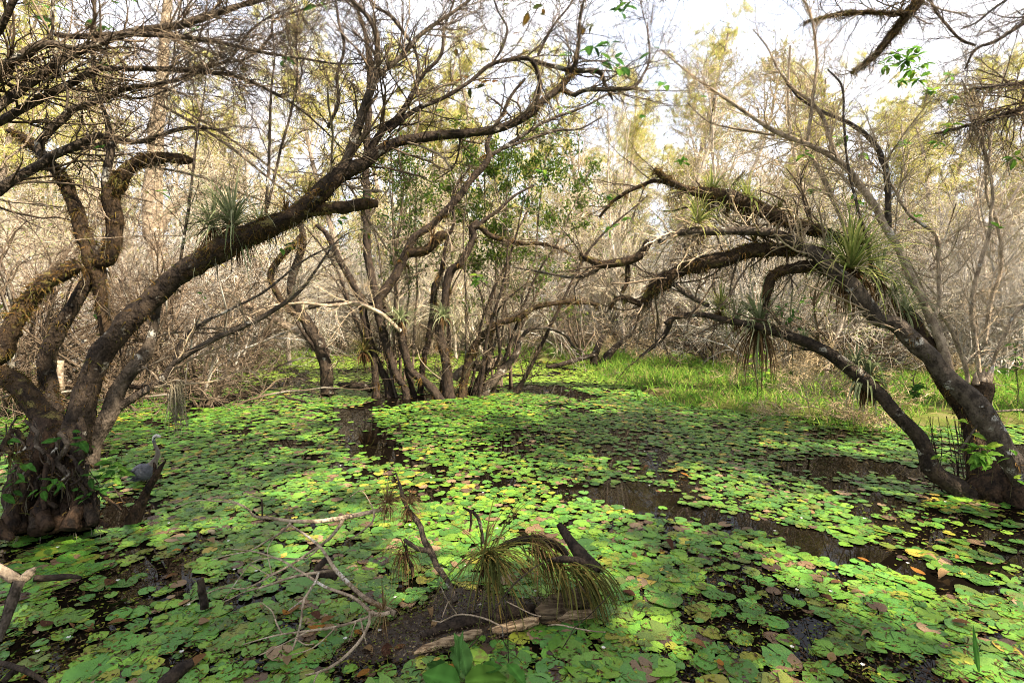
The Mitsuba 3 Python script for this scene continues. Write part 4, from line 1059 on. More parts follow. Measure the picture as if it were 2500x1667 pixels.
rt.limb(5, [(1640, 200, 26), (1640, 290, 26), (1610, 370, 20)], (6.6, 6.6), 'mossy', 'branch', rough=0.2, moss=160, hang=12)
rt.limb(6, [(860, 250, 50), (760, 232, 58), (680, 232, 58), (560, 262, 56), (510, 300, 46), (495, 380, 42), (488, 450, 20)], (6.1, 6.2), 'mossy', 'branch', rough=0.28, moss=1700, mlen=(0.015, 0.045), hang=40)
rt.limb(6, [(1700, 1560, 170), (1670, 1440, 140), (1640, 1300, 110), (1620, 1150, 96), (1580, 1020, 100), (1480, 850, 104), (1400, 690, 100), (1330, 600, 96), (1270, 500, 80), (1230, 440, 40)], (5.5, 6.2), 'mossy', 'stem', rough=0.25, moss=800, mlen=(0.015, 0.045))
rt.limb(6, [(1720, 1500, 240), (1760, 1420, 200), (1800, 1350, 150), (1830, 1300, 60)], (5.4, 5.5), 'root', 'root', rough=0.3)
rt.limb(6, [(1640, 1180, 70), (1640, 1060, 86), (1660, 960, 92), (1680, 890, 96), (1690, 850, 88)], (5.8, 5.8), 'mossy', 'broken_stem', rough=0.25, moss=120)
for q in ((1640, 850, 1640, 800), (1660, 850, 1690, 780), (1690, 850, 1730, 770), (1710, 860, 1740, 790), (1675, 860, 1700, 800)):
    rt.limb(6, [(q[0], q[1] + 20, 34), (q[0], q[1], 30), ((q[0] + q[2]) / 2, (q[1] + q[3]) / 2, 18), (q[2], q[3], 3)], (5.78, 5.76), 'pale', 'splinter', rough=0.3)
rt.limb(6, [(1540, 1250, 14), (1700, 1020, 10)], (5.3, 5.3), 'grey', 'vine', rough=0.05)
rt.limb(6, [(1660, 1000, 12), (1720, 1018, 11), (1840, 1010, 10), (1960, 1010, 8)], (5.45, 5.3), 'pale', 'branch', rough=0.05)
rt.done()

ra = Tree('low_arching_tree', 'low arching trunk at the right dipping left above the grassy bank', seed=6)
ra.limb(6, [(1640, 1500, 150), (1540, 1430, 118), (1400, 1330, 92), (1345, 1190, 86), (1250, 1080, 76), (1150, 960, 72), (1070, 880, 80), (960, 790, 84), (840, 702, 66), (720, 642, 66), (600, 602, 58), (500, 570, 50), (250, 512, 36), (130, 486, 32), (0, 500, 28), (-60, 540, 24)],
        (5.4, 5.6, 6.0, 6.4), 'dark', 'trunk', rough=0.16, moss=70, twigs=1.2, t0=0.5)
ra.limb(6, [(-20, 505, 26), (-60, 600, 24), (-120, 660, 22), (-200, 720, 10)], (6.4, 6.6), 'dark', 'branch', rough=0.15, twigs=3)
ra.limb(6, [(180, 440, 26), (80, 390, 26), (0, 330, 24), (-60, 290, 18)], (6.5, 6.6), 'grey', 'branch', rough=0.1, twigs=3)
ra.limb(6, [(830, 690, 16), (720, 680, 10), (640, 660, 6)], (6.1, 6.1), 'dark', 'branch', rough=0.1, twigs=5)
ra.limb(6, [(1010, 830, 30), (900, 760, 26), (850, 740, 20)], (5.9, 5.9), 'pale', 'stub', rough=0.3)
ra.done()

rd = Tree('pale_tree', 'pale grey slender tree rising behind the arching trunk at the right', seed=7)
rd.limb(6, [(1545, 900, 50), (1500, 800, 46), (1450, 640, 50), (1390, 502, 46), (1335, 385, 44), (1280, 272, 45), (1222, 130, 40), (1140, 0, 40), (1100, -80, 40), (1000, -232, 36), (890, -352, 33), (720, -442, 28), (560, -502, 25), (430, -582, 22), (320, -662, 20), (230, -722, 18), (100, -812, 14), (0, -892, 10), (-80, -960, 7)],
        (5.8, 6.2, 6.6, 7.0), 'pale', 'trunk', rough=0.08, twigs=4.0, pal=FINE_PALE, tlen=(0.5, 1.4), t0=0.3)
rd.limb(3, [(890, 882, 26), (850, 782, 24), (810, 652, 22), (740, 562, 18), (640, 480, 14), (560, 380, 12), (500, 260, 9), (420, 160, 6)], (6.6, 7.0), 'pale', 'branch', rough=0.08, twigs=5, pal=FINE_PALE)
rd.limb(3, [(722, 792, 22), (735, 650, 20), (765, 420, 18), (770, 300, 16), (742, 100, 14), (690, -20, 10)], (6.7, 6.8), 'pale', 'branch', rough=0.08, twigs=5, pal=FINE_PALE)
rd.limb(3, [(540, 740, 14), (420, 720, 14), (300, 700, 11), (170, 660, 8), (60, 560, 6)], (6.9, 7.2), 'pale', 'branch', rough=0.08, twigs=5, pal=FINE_PALE)
rd.limb(3, [(200, 560, 8), (215, 530, 7), (195, 640, 5), (185, 740, 4)], (7.0, 7.0), 'dark', 'branch', rough=0.05)
rd.limb(3, [(1160, 1250, 34), (1160, 1060, 30), (1140, 900, 28), (1080, 782, 26), (960, 682, 22), (800, 612, 17), (680, 540, 12), (600, 450, 8)], (6.6, 7.0), 'grey', 'branch', rough=0.08, twigs=5, pal=FINE_PALE)
rd.limb(3, [(960, 1330, 26), (900, 1180, 26), (840, 1050, 26), (780, 920, 22), (730, 840, 16), (690, 780, 10)], (7.6, 7.8), 'pale', 'branch', rough=0.08, twigs=3, pal=FINE_PALE)
rd.limb(3, [(1080, 1540, 18), (1040, 1300, 18), (1000, 1150, 16), (950, 960, 15), (920, 700, 13), (910, 480, 11), (830, 380, 8)], (6.0, 6.3), 'grey', 'branch', rough=0.08, twigs=4, pal=FINE_PALE)
rd.done()

for pts, Y, lab in (([(1665, 880, 28), (1660, 830, 28), (1640, 640, 26), (1620, 480, 25), (1640, 300, 24), (1700, 100, 21), (1720, 0, 20), (1730, -200, 16), (1690, -420, 13), (1640, -640, 10), (1560, -800, 7)], (7.6, 7.8), 'upright grey stem just above the splintered stump at the right'),
                    ([(1600, 860, 24), (1590, 800, 24), (1540, 650, 24), (1480, 520, 22), (1390, 432, 20), (1330, 300, 14), (1260, 160, 10)], (7.2, 7.4), 'thin crooked stem between the pale tree and the upright stems'),
                    ([(1420, 600, 26), (1410, 520, 26), (1440, 430, 24), (1440, 320, 24), (1430, 70, 24), (1350, -2, 20), (1260, -80, 18), (1160, -250, 14), (1050, -360, 10)], (6.9, 7.1), 'grey stem bending left behind the pale tree'),
                    ([(1720, 1000, 18), (1735, 760, 18), (1800, 600, 18), (1860, 480, 18), (1904, 440, 16), (1990, 380, 12)], (7.0, 6.8), 'pale leaning stem at the right edge beside the stump'),
                    ([(1690, 650, 24), (1720, 440, 22), (1780, 230, 20), (1760, 0, 18), (1700, -160, 16), (1690, -380, 14), (1620, -560, 10), (1570, -780, 8)], (8.0, 8.2), 'tall grey stem near the right edge reaching the sky')):
    st = Tree('thin_stem', lab, 'tree', seed=30 + COUNT.get('thin_stem', -1))
    st.limb(6, pts, Y, 'pale', 'stem', rough=0.08, twigs=5, pal=FINE_PALE, tlen=(0.4, 1.2))
    st.done()

# dark mossy limbs of a tall tree outside the frame at the upper right
ur = Tree('tall_mossy_tree', 'dark mossy limbs slanting down from the top right corner', seed=8)
ur.limb(0, [(2900, 1010, 160), (2880, 500, 140), (2800, 0, 120), (2560, -350, 100), (2330, -140, 50)], (8.6, 8.6), 'dark', 'trunk', rough=0.14)
ur.limb(3, [(1520, -300, 60), (1400, -120, 52), (1330, 0, 48), (1250, 102, 46), (1190, 180, 42), (1110, 280, 36), (1040, 345, 26), (960, 400, 14)], (8.6, 8.8), 'mossy', 'branch', rough=0.25, moss=1400, mlen=(0.02, 0.06), hang=60, twigs=5)
ur.limb(3, [(1270, 78, 28), (1180, 72, 22), (1050, 70, 22), (950, 72, 22), (880, 82, 20), (780, 105, 16), (700, 130, 10)], (8.6, 8.7), 'mossy', 'branch', rough=0.25, moss=900, mlen=(0.02, 0.06), hang=40, twigs=4)
ur.limb(3, [(2150, 380, 40), (2020, 430, 30), (1904, 455, 26), (1760, 470, 20), (1620, 485, 12)], (8.2, 8.0), 'dark', 'branch', rough=0.15, twigs=9, tlen=(0.6, 1.6), grav=-0.05, hang=60)
ur.limb(3, [(2200, 440, 44), (2020, 540, 34), (1900, 590, 30), (1750, 640, 22), (1580, 690, 16), (1420, 730, 10)], (8.2, 7.8), 'dark', 'branch', rough=0.15, twigs=10, tlen=(0.6, 1.6), grav=-0.08, hang=90)
ur.limb(3, [(2100, -60, 30), (1960, 60, 26), (1880, 140, 20), (1740, 230, 16), (1640, 270, 14), (1580, 380, 10)], (8.2, 8.4), 'dark', 'branch', rough=0.15, twigs=7, tlen=(0.5, 1.4))
ur.limb(3, [(1640, 250, 14), (1560, 220, 14), (1500, 160, 13), (1420, 60, 12), (1380, -30, 10)], (8.4, 8.6), 'dark', 'branch', rough=0.15, twigs=7, tlen=(0.5, 1.4))
ur.limb(3, [(1900, -60, 14), (1750, 40, 12), (1650, 120, 10), (1560, 160, 8)], (8.0, 8.2), 'dark', 'branch', rough=0.1, twigs=8, tlen=(0.5, 1.4))
ur.done()

# big pale swamp cypress on the left bank
bc = Tree('buttressed_cypress', 'big pale grey cypress with a buttressed foot on the left bank', seed=9)
for q in ((0, 150), (-70, 70), (75, 80), (30, 110)):
    bc.limb(4, [(900 + q[0] * 1.15, 790, 90), (900 + q[0] * 0.8, 700, 80), (895 + q[0] * 0.45, 560, 70), (888 + q[0] * 0.2, 430, 80)], (18.6, 18.8), 'pale', 'buttress', rough=0.2)
bc.limb(4, [(900, 800, 150), (900, 700, 130), (895, 550, 112), (890, 400, 98), (880, 200, 96), (850, 60, 98), (830, -130, 100), (850, -400, 84), (880, -700, 70), (900, -1000, 56), (920, -1300, 40)], (18.7, 19), 'pale', 'trunk', rough=0.16, twigs=4, tlen=(1.0, 3.0), pal=TWIG_COLS, t0=0.35, hang=14)
bc.limb(1, [(830, 1330, 60), (900, 1200, 50), (1000, 1100, 40), (1150, 1040, 26), (1300, 1000, 16)], (19, 19.5), 'pale', 'branch', rough=0.15, twigs=5, tlen=(0.8, 2.2), pal=TWIG_COLS)
bc.done()
for pts, Y, lab in (([(1720, 640, 50), (1640, 590, 46), (1500, 510, 46), (1350, 430, 44), (1220, 350, 40), (1100, 240, 30)], (16.5, 17), 'leaning tan trunk slanting left behind the lone dark tree'),
                    ([(1430, 650, 52), (1425, 500, 46), (1410, 300, 40), (1430, 100, 34), (1440, -200, 26)], (20, 20), 'upright pale trunk far behind the overhanging branch'),
                    ([(610, 800, 40), (600, 600, 36), (590, 400, 34), (600, 150, 30), (610, -200, 24)], (19, 19), 'pale trunk standing left of the buttressed cypress'),
                    ([(330, 900, 46), (320, 800, 42), (325, 740, 40)], (8.5, 8.5), 'short broken grey trunk behind the left root mass')):
    bt = Tree('swamp_tree', lab, 'tree', seed=50 + COUNT.get('swamp_tree', -1))
    bt.limb(4, pts, Y, 'pale', 'trunk', rough=0.14, twigs=2 if Y[0] > 10 else 0, tlen=(0.8, 2.2), pal=TWIG_COLS, t0=0.4)
    bt.done()

# ------------------------------------------------------------------ spiky air plants on the limbs
BLADE_COLS = {'grey': np.array([[0.22, 0.26, 0.13], [0.30, 0.34, 0.18], [0.16, 0.20, 0.09], [0.38, 0.40, 0.24]]),
              'lime': np.array([[0.34, 0.37, 0.11], [0.26, 0.31, 0.08], [0.44, 0.43, 0.16], [0.18, 0.24, 0.06]]),
              'dry': np.array([[0.22, 0.15, 0.07], [0.14, 0.09, 0.045], [0.30, 0.23, 0.11], [0.10, 0.065, 0.03]]),
              'olive': np.array([[0.085, 0.10, 0.03], [0.14, 0.14, 0.04], [0.18, 0.14, 0.045], [0.06, 0.065, 0.022]])}
DEAD = np.array([[0.13, 0.075, 0.035], [0.085, 0.05, 0.025], [0.18, 0.115, 0.055], [0.05, 0.032, 0.018]])


def arcs(rng, n, c, L, spread, droop, K=8, axis=(0, 0, 1)):
    """n arching blade centre lines from c."""
    axis = unit(np.array(axis, float))
    d = rng.normal(0, 1, (n, 3)) * spread + axis
    d = unit(d)
    Ln = L * rng.uniform(0.6, 1.1, n)
    P = np.zeros((n, K, 3))
    P[:, 0] = c + d * 0.02
    dr = droop * rng.uniform(0.5, 1.4, n)[:, None]
    for k in range(1, K):
        d = unit(d + np.array([0, 0, -1.0]) * dr * (k / K) + rng.normal(0, 0.03, (n, 3)))
        P[:, k] = P[:, k - 1] + d * (Ln / (K - 1))[:, None]
    return P


def air_plant(tile, x, y, Y, r, label, blades=36, skirt=40, pal='grey', width=0.011, axis=(0, -0.15, 0.7), spread=0.9, droop=0.36, skirt_len=1.0, seed=0, name='air_plant', cat='air plant', group=None):
    rng = np.random.default_rng(3000 + seed)
    c = at(*nat(tile, x, y), Y)
    s = TILES[tile][2]
    L = r / s / FPX * Y * 1.75
    key = number(name)
    tag(key, label, cat, group)
    blades = int(blades * 1.5)
    P = arcs(rng, blades, c, L * 1.25, spread, droop, axis=axis)
    if name == 'fallen_bromeliad':
        P += rng.normal(0, 0.035, (blades, 1, 3)) * np.array([1, 1, 0.3])
        P[..., 2] = np.maximum(P[..., 2], 0.03 + 0.04 * rng.random((blades, 1)))
    w = width * 0.95 * np.array([1.0, 1.0, 0.92, 0.8, 0.64, 0.46, 0.26, 0.03])
    cols, small = BLADE_COLS[pal], Mesh()
    side = np.cross(P[:, -1] - P[:, 0], [0, 0, 1.0]) + rng.normal(0, 0.02, (blades, 3))
    for i in range(blades):
        V, F = strips(P[i:i + 1], w[None] * rng.uniform(0.8, 1.2), np.broadcast_to(side[i], (1, 8, 3)), 0.5)
        col = np.broadcast_to(cols[rng.integers(0, len(cols))] * rng.uniform(0.75, 1.25), V.shape)
        if r >= 110:
            Mesh().add((V, F), col).put(f'{key}__blade' + (f'_{i:03d}' if i else ''), 'm_leaf')
        else:                                             # too small to pick its blades apart
            small.add((V, F), col)
    if small.n:
        labels[small.put(f'{key}__blades', 'm_leaf')] = {'kind': 'stuff'}
    if skirt:
        P = arcs(rng, skirt, c - np.array([0, 0, 0.02]), L * 0.75 * skirt_len, 0.9, 1.3, axis=(0, 0, -0.55))
        P += rng.normal(0, 0.012, (skirt, 1, 3))
        side = np.cross(P[:, 3] - P[:, 0], rng.normal(0, 1, (skirt, 3)))
        k = Mesh().add(strips(P, np.broadcast_to(w * 0.75, (skirt, 8)), np.broadcast_to(side[:, None], P.shape), 0.4), per(DEAD, (skirt, 24), rng, 0.3)).put(f'{key}__dead_blades', 'm_leaf')
        labels[k] = {'kind': 'stuff', 'label': 'brown dead blades hanging below'}
    return key


AP = [(1, 1275, 1235, 5.40, 190, 'grey air plant with the longest curved blades on the leaning trunk', 60, 70, 'grey', 0.011),
      (1, 1160, 1235, 5.30, 165, 'dark grassy air plant just left of the longest-bladed one on the leaning trunk', 44, 40, 'grey', 0.007),
      (6, 955, 240, 5.95, 215, 'largest lime green air plant, a great tuft on the arching trunk', 84, 120, 'lime', 0.013),
      (6, 1120, 300, 6.0, 130, 'grey green air plant right of the largest lime green tuft', 44, 40, 'grey', 0.009),
      (6, 455, 535, 6.3, 140, 'grey green air plant with a long brown beard on the low arching trunk', 60, 90, 'grey', 0.011),
      (6, 245, 465, 6.45, 95, 'pale air plant left of the long-bearded one on the low trunk', 44, 40, 'lime', 0.010),
      (6, 1045, 845, 5.85, 120, 'dark drooping air plant with broad blades low on the low arching trunk', 34, 60, 'grey', 0.016),
      (6, 985, 770, 5.9, 85, 'small tan and green air plant just above the drooping one', 40, 20, 'grey', 0.008),
      (6, 1250, 470, 6.0, 110, 'dark grey air plant low on the arching trunk behind the great tuft', 40, 30, 'grey', 0.009),
      (3, 995, 1345, 6.1, 95, 'upright green air plant at the foot of the mossy upper limb', 40, 30, 'lime', 0.010),
      (3, 395, 1110, 6.5, 95, 'green air plant with a shaggy brown skirt midway on the mossy upper limb', 44, 80, 'lime', 0.010),
      (3, 195, 1060, 6.6, 90, 'green air plant with brown skirt near the tip of the mossy upper limb', 40, 70, 'lime', 0.010),
      (3, 120, 1225, 6.45, 115, 'dark spiky air plant on the grey limb below the mossy one', 54, 40, 'lime', 0.008),
      (3, 835, 1345, 6.1, 55, 'small wispy air plant beside the great tuft', 26, 16, 'grey', 0.007),
      (3, 430, 1320, 6.5, 60, 'small brown air plant on the brown mossy limb', 26, 40, 'olive', 0.007),
      (5, 630, 500, 11.6, 60, 'spiky green air plant on a stem of the clump tree', 34, 20, 'grey', 0.018),
      (5, 400, 520, 11.4, 62, 'dark air plant left of the spiky green one on the clump tree', 34, 30, 'grey', 0.016),
      (5, 195, 690, 11.5, 70, 'hanging dark tuft on the leftmost stem of the clump tree', 30, 60, 'olive', 0.016),
      (5, 575, 70, 11.6, 40, 'small brown tuft at the end of a stubby branch of the clump tree', 20, 30, 'dry', 0.016),
      (1, 1335, 405, 5.5, 42, 'small brown tuft on the arched limb at the upper left', 26, 10, 'olive', 0.005),
      (1, 1420, 1215, 5.45, 80, 'small wispy air plant right of the longest-bladed one on the leaning trunk', 30, 30, 'grey', 0.006),
      (1, 1560, 1150, 5.5, 70, 'small brown air plant on the leaning trunk just left of its fork', 30, 40, 'dry', 0.005),
      (1, 1680, 1060, 5.55, 60, 'tiny tuft on the leaning trunk just above its fork', 24, 20, 'olive', 0.005),
      (3, 560, 1170, 6.4, 70, 'small olive air plant between the two mossy limbs on the right', 30, 40, 'olive', 0.007),
      (3, 300, 1080, 6.5, 85, 'brown-skirted air plant between the two green ones on the mossy upper limb', 34, 70, 'lime', 0.008),
      (6, 330, 520, 6.4, 75, 'grey tuft just left of the bearded air plant on the low trunk', 34, 30, 'grey', 0.008),
      (6, 700, 625, 6.2, 50, 'small grey tuft midway down the low arching trunk', 26, 20, 'grey', 0.006),
      (6, 1180, 400, 6.0, 80, 'spidery grey tuft on the arching trunk below the great tuft', 34, 40, 'grey', 0.007),
      (5, 1310, 1545, 3.6, 10, '', 0, 0, 'dry', 0.004)]
for i, a in enumerate(AP[:-1]):
    air_plant(a[0], a[1], a[2], a[3], a[4], a[5], a[6], a[7], a[8], a[9], seed=i, skirt_len=2.0 if i == 4 else 1.0, droop=0.75 if i == 6 else 0.48)
# spiky brown tufts on the dead branch, and the two fallen clumps
air_plant(10, 320, 105, 3.72, 105, 'spiky brown tuft at the end of the fallen pale branch', 60, 50, 'dry', 0.0035, spread=0.9, droop=0.5, seed=40, name='brown_tuft', cat='air plant')
air_plant(10, 505, 115, 3.68, 90, 'spiky brown tuft on the lichened upright stick', 40, 50, 'dry', 0.0035, spread=0.9, droop=0.6, seed=41, name='brown_tuft', cat='air plant')
air_plant(11, 1800, 985, 2.95, 110, 'dark spidery tuft where the fallen pale branches fork', 36, 30, 'dry', 0.0025, spread=1.2, droop=0.5, seed=42, name='brown_tuft', cat='air plant')
air_plant(10, 460, 470, 3.5, 130, 'brown limp tuft hanging from the stub of the lichened stick', 14, 60, 'dry', 0.004, spread=1.0, droop=1.2, seed=43, name='brown_tuft', cat='air plant', skirt_len=1.9)
air_plant(10, 1140, 500, 3.35, 330, 'large olive bromeliad with long narrow blades fallen among the pads', 70, 24, 'olive', 0.0065, axis=(0.2, -0.4, 0.12), spread=0.75, droop=0.36, seed=44, name='fallen_bromeliad', cat='bromeliad')


def sprawl(key, label, seed, starts, n, L, pal, width, heading, lift):
    """Long limp blades lying combed to one side."""
    rng = np.random.default_rng(seed)
    tag(key, label, 'bromeliad')
    K = 9
    cols = BLADE_COLS[pal]
    w = width * np.array([0.7, 0.95, 1, 1, 0.9, 0.8, 0.6, 0.35, 0.04])
    for i in range(n):
        a, b = np.array(starts[0]), np.array(starts[1])
        p = a + (b - a) * rng.random() + rng.normal(0, 0.025, 3)
        h = heading + rng.normal(0, 0.4)
        d = np.array([math.cos(h), math.sin(h), lift + rng.normal(0, 0.35)])
        P = np.zeros((1, K, 3))
        P[0, 0] = p
        for k in range(1, K):
            d = unit(d + np.array([0.0, 0.0, -0.30]) + rng.normal(0, 0.05, 3))
            P[0, k] = P[0, k - 1] + d * L * rng.uniform(0.75, 1.1) / (K - 1)
            if P[0, k, 2] < 0.025:
                P[0, k, 2] = 0.025 + rng.random() * 0.03
                d[2] = max(d[2], 0.02)
        V, F = strips(P, w[None], np.broadcast_to(np.cross(d, [0, 0, 1.0]) + rng.normal(0, 0.2, 3), (1, K, 3)), 0.45)
        Mesh().add((V, F), np.broadcast_to(cols[rng.integers(0, len(cols))] * rng.uniform(0.7, 1.3), V.shape)).put(f'{key}__blade' + (f'_{i:03d}' if i else ''), 'm_leaf')


c0 = at(*nat(10, 1430, 430), 3.45)
c1 = at(*nat(10, 1900, 640), 3.2)
sprawl('strappy_clump', 'limp straw and olive blades draped over the dark fallen stump', 71, (c0, c1), 80, 0.42, 'olive', 0.005, -0.75, 0.25)
sprawl('strappy_clump_001', 'long olive blades combed out over the pads right of the dark stump', 72, (c1 - [0.12, 0, 0.0], c1 + [0.05, 0, 0.0]), 56, 0.46, 'olive', 0.005, -0.2, 0.15)
sprawl('strappy_clump_002', 'dry tan blades in loops left of the dark stump', 73, (at(*nat(10, 1500, 330), 3.5), at(*nat(10, 1600, 400), 3.45)), 34, 0.46, 'dry', 0.005, -1.0, 0.2)

# ------------------------------------------------------------------ fallen wood in the foreground
fb = Tree('lichened_stick', 'crooked lichen-covered dead stick rising from the mud in the foreground', 'branch', seed=60)
fb.limb(10, [(880, 900, 50), (850, 800, 50), (785, 690, 52), (722, 590, 56), (680, 490, 66), (640, 410, 56), (600, 290, 50), (560, 235, 46), (500, 175, 46), (470, 100, 42), (440, 30, 36), (425, -60, 26), (395, -160, 14)], (3.35, 3.9), 'grey', 'stem', rough=0.35, wob=0.7, moss=220, mlen=(0.006, 0.016))
fb.limb(10, [(680, 490, 46), (590, 470, 42), (490, 412, 38), (460, 385, 30)], (3.5, 3.5), 'grey', 'branch', rough=0.3, moss=150, mlen=(0.006, 0.014))
fb.limb(10, [(470, 440, 26), (490, 540, 24), (520, 620, 28), (530, 700, 30)], (3.5, 3.45), 'mossy', 'branch', rough=0.3, moss=200, mlen=(0.02, 0.05))
fb.limb(11, [(1830, 140, 34), (1770, 150, 36), (1580, 195, 40), (1470, 215, 40), (1300, 240, 34), (1180, 245, 34), (1040, 238, 28), (860, 215, 24), (740, 205, 22), (700, 150, 16), (600, 98, 14), (430, 78, 12), (250, 75, 8), (80, 140, 4)], (3.75, 3.7), 'pale', 'branch', rough=0.15)
fb.limb(11, [(740, 200, 14), (680, 130, 12), (560, 75, 9), (380, 40, 5)], (3.7, 3.75), 'pale', 'branch', rough=0.1)
fb.limb(11, [(1470, 225, 34), (1420, 310, 28), (1340, 400, 24), (1280, 440, 22), (1040, 600, 18), (870, 690, 16), (750, 760, 14), (640, 800, 12), (500, 785, 10), (380, 820, 8), (160, 935, 4)], (3.7, 3.2), 'pale', 'branch', rough=0.12)
fb.limb(11, [(1040, 250, 20), (980, 320, 17), (850, 400, 14), (690, 490, 10), (560, 510, 8), (390, 560, 4)], (3.7, 3.5), 'pale', 'branch', rough=0.1)
fb.limb(11, [(900, 380, 8), (850, 480, 6), (885, 680, 4)], (3.6, 3.4), 'pale', 'branch', rough=0.1)
fb.limb(11, [(1720, 150, 16), (1725, 220, 15), (1690, 270, 14), (1590, 350, 12), (1480, 410, 6)], (3.6, 3.5), 'pale', 'branch', rough=0.1)
fb.limb(11, [(1720, 150, 12), (1690, 90, 10), (1620, -10, 8), (1530, 40, 4)], (3.6, 3.7), 'pale', 'branch', rough=0.1)
fb.limb(11, [(800, 60, 16), (808, 120, 16), (808, 200, 14)], (3.72, 3.7), 'dark', 'branch', rough=0.1)
fb.limb(11, [(810, 60, 9), (740, 40, 8), (590, 22, 4)], (3.72, 3.75), 'pale', 'branch', rough=0.1)
fb.done()

fc = Tree('forked_dead_branch', 'pale forked dead branch lying over the pads left of the mud', 'branch', seed=61)
fc.limb(11, [(1900, 1000, 44), (1830, 965, 42), (1740, 920, 38), (1650, 870, 36), (1560, 790, 34), (1480, 710, 36), (1400, 630, 32), (1330, 520, 26), (1270, 440, 24), (1160, 350, 18), (1040, 270, 10)], (2.95, 3.1, 3.5), 'pale', 'branch', rough=0.12)
fc.limb(11, [(1850, 990, 34), (1760, 1005, 36), (1690, 975, 30), (1560, 870, 24), (1440, 820, 24), (1350, 790, 22), (1240, 730, 20), (1130, 660, 18), (1000, 580, 16), (920, 545, 14), (740, 490, 10), (520, 465, 4)], (2.9, 3.4), 'pale', 'branch', rough=0.12)
fc.limb(11, [(1695, 975, 30), (1680, 1090, 27), (1630, 1190, 26), (1550, 1290, 26), (1400, 1420, 24), (1270, 1480, 18), (1155, 1500, 8)], (2.85, 2.6), 'pale', 'branch', rough=0.12)
fc.limb(11, [(1270, 1478, 14), (1240, 1530, 12), (1220, 1600, 8)], (2.6, 2.55), 'pale', 'branch', rough=0.1)
fc.limb(11, [(1720, 1005, 24), (1600, 1055, 22), (1400, 1110, 22), (1180, 1140, 18), (1000, 1160, 14), (820, 1200, 9), (650, 1250, 4)], (2.88, 2.85), 'pale', 'branch', rough=0.12)
fc.limb(11, [(1410, 640, 24), (1260, 660, 22), (1080, 690, 20), (900, 750, 18), (760, 795, 14), (670, 815, 10), (500, 900, 5)], (3.2, 3.1), 'pale', 'branch', rough=0.12)
fc.limb(11, [(1270, 660, 20), (1235, 755, 18), (1150, 880, 18), (1125, 1050, 17), (1085, 1205, 16), (1030, 1350, 12), (955, 1480, 6)], (3.15, 2.8), 'pale', 'branch', rough=0.12)
fc.limb(11, [(1150, 880, 12), (1080, 930, 10), (1020, 975, 5)], (3.05, 3.0), 'pale', 'branch', rough=0.1)
fc.limb(11, [(1410, 1110, 12), (1300, 1220, 11), (1200, 1290, 9), (1050, 1335, 5)], (2.86, 2.8), 'pale', 'branch', rough=0.1)
fc.limb(11, [(1180, 1142, 12), (1050, 1210, 10), (900, 1285, 8), (780, 1340, 4)], (2.86, 2.8), 'pale', 'branch', rough=0.1)
fc.limb(11, [(1085, 1205, 10), (1160, 1250, 9), (1230, 1245, 5)], (2.85, 2.85), 'pale', 'branch', rough=0.1)
fc.limb(11, [(1610, 1030, 12), (1635, 1140, 11), (1660, 1245, 6)], (2.85, 2.8), 'pale', 'branch', rough=0.1)
fc.limb(11, [(1575, 1060, 10), (1545, 1150, 9), (1515, 1230, 5)], (2.85, 2.8), 'pale', 'branch', rough=0.1)
fc.limb(11, [(970, 1165, 12), (920, 1070, 12), (890, 980, 9), (790, 900, 5)], (2.9, 3.0), 'pale', 'branch', rough=0.1)
fc.limb(11, [(1100, 640, 8), (960, 720, 7), (700, 595, 4)], (3.2, 3.2), 'pale', 'branch', rough=0.1)
fc.limb(11, [(1280, 450, 14), (1170, 545, 12), (1000, 545, 10), (800, 550, 8), (700, 600, 5), (480, 900, 3)], (3.35, 3.2), 'pale', 'branch', rough=0.1)
fc.done()

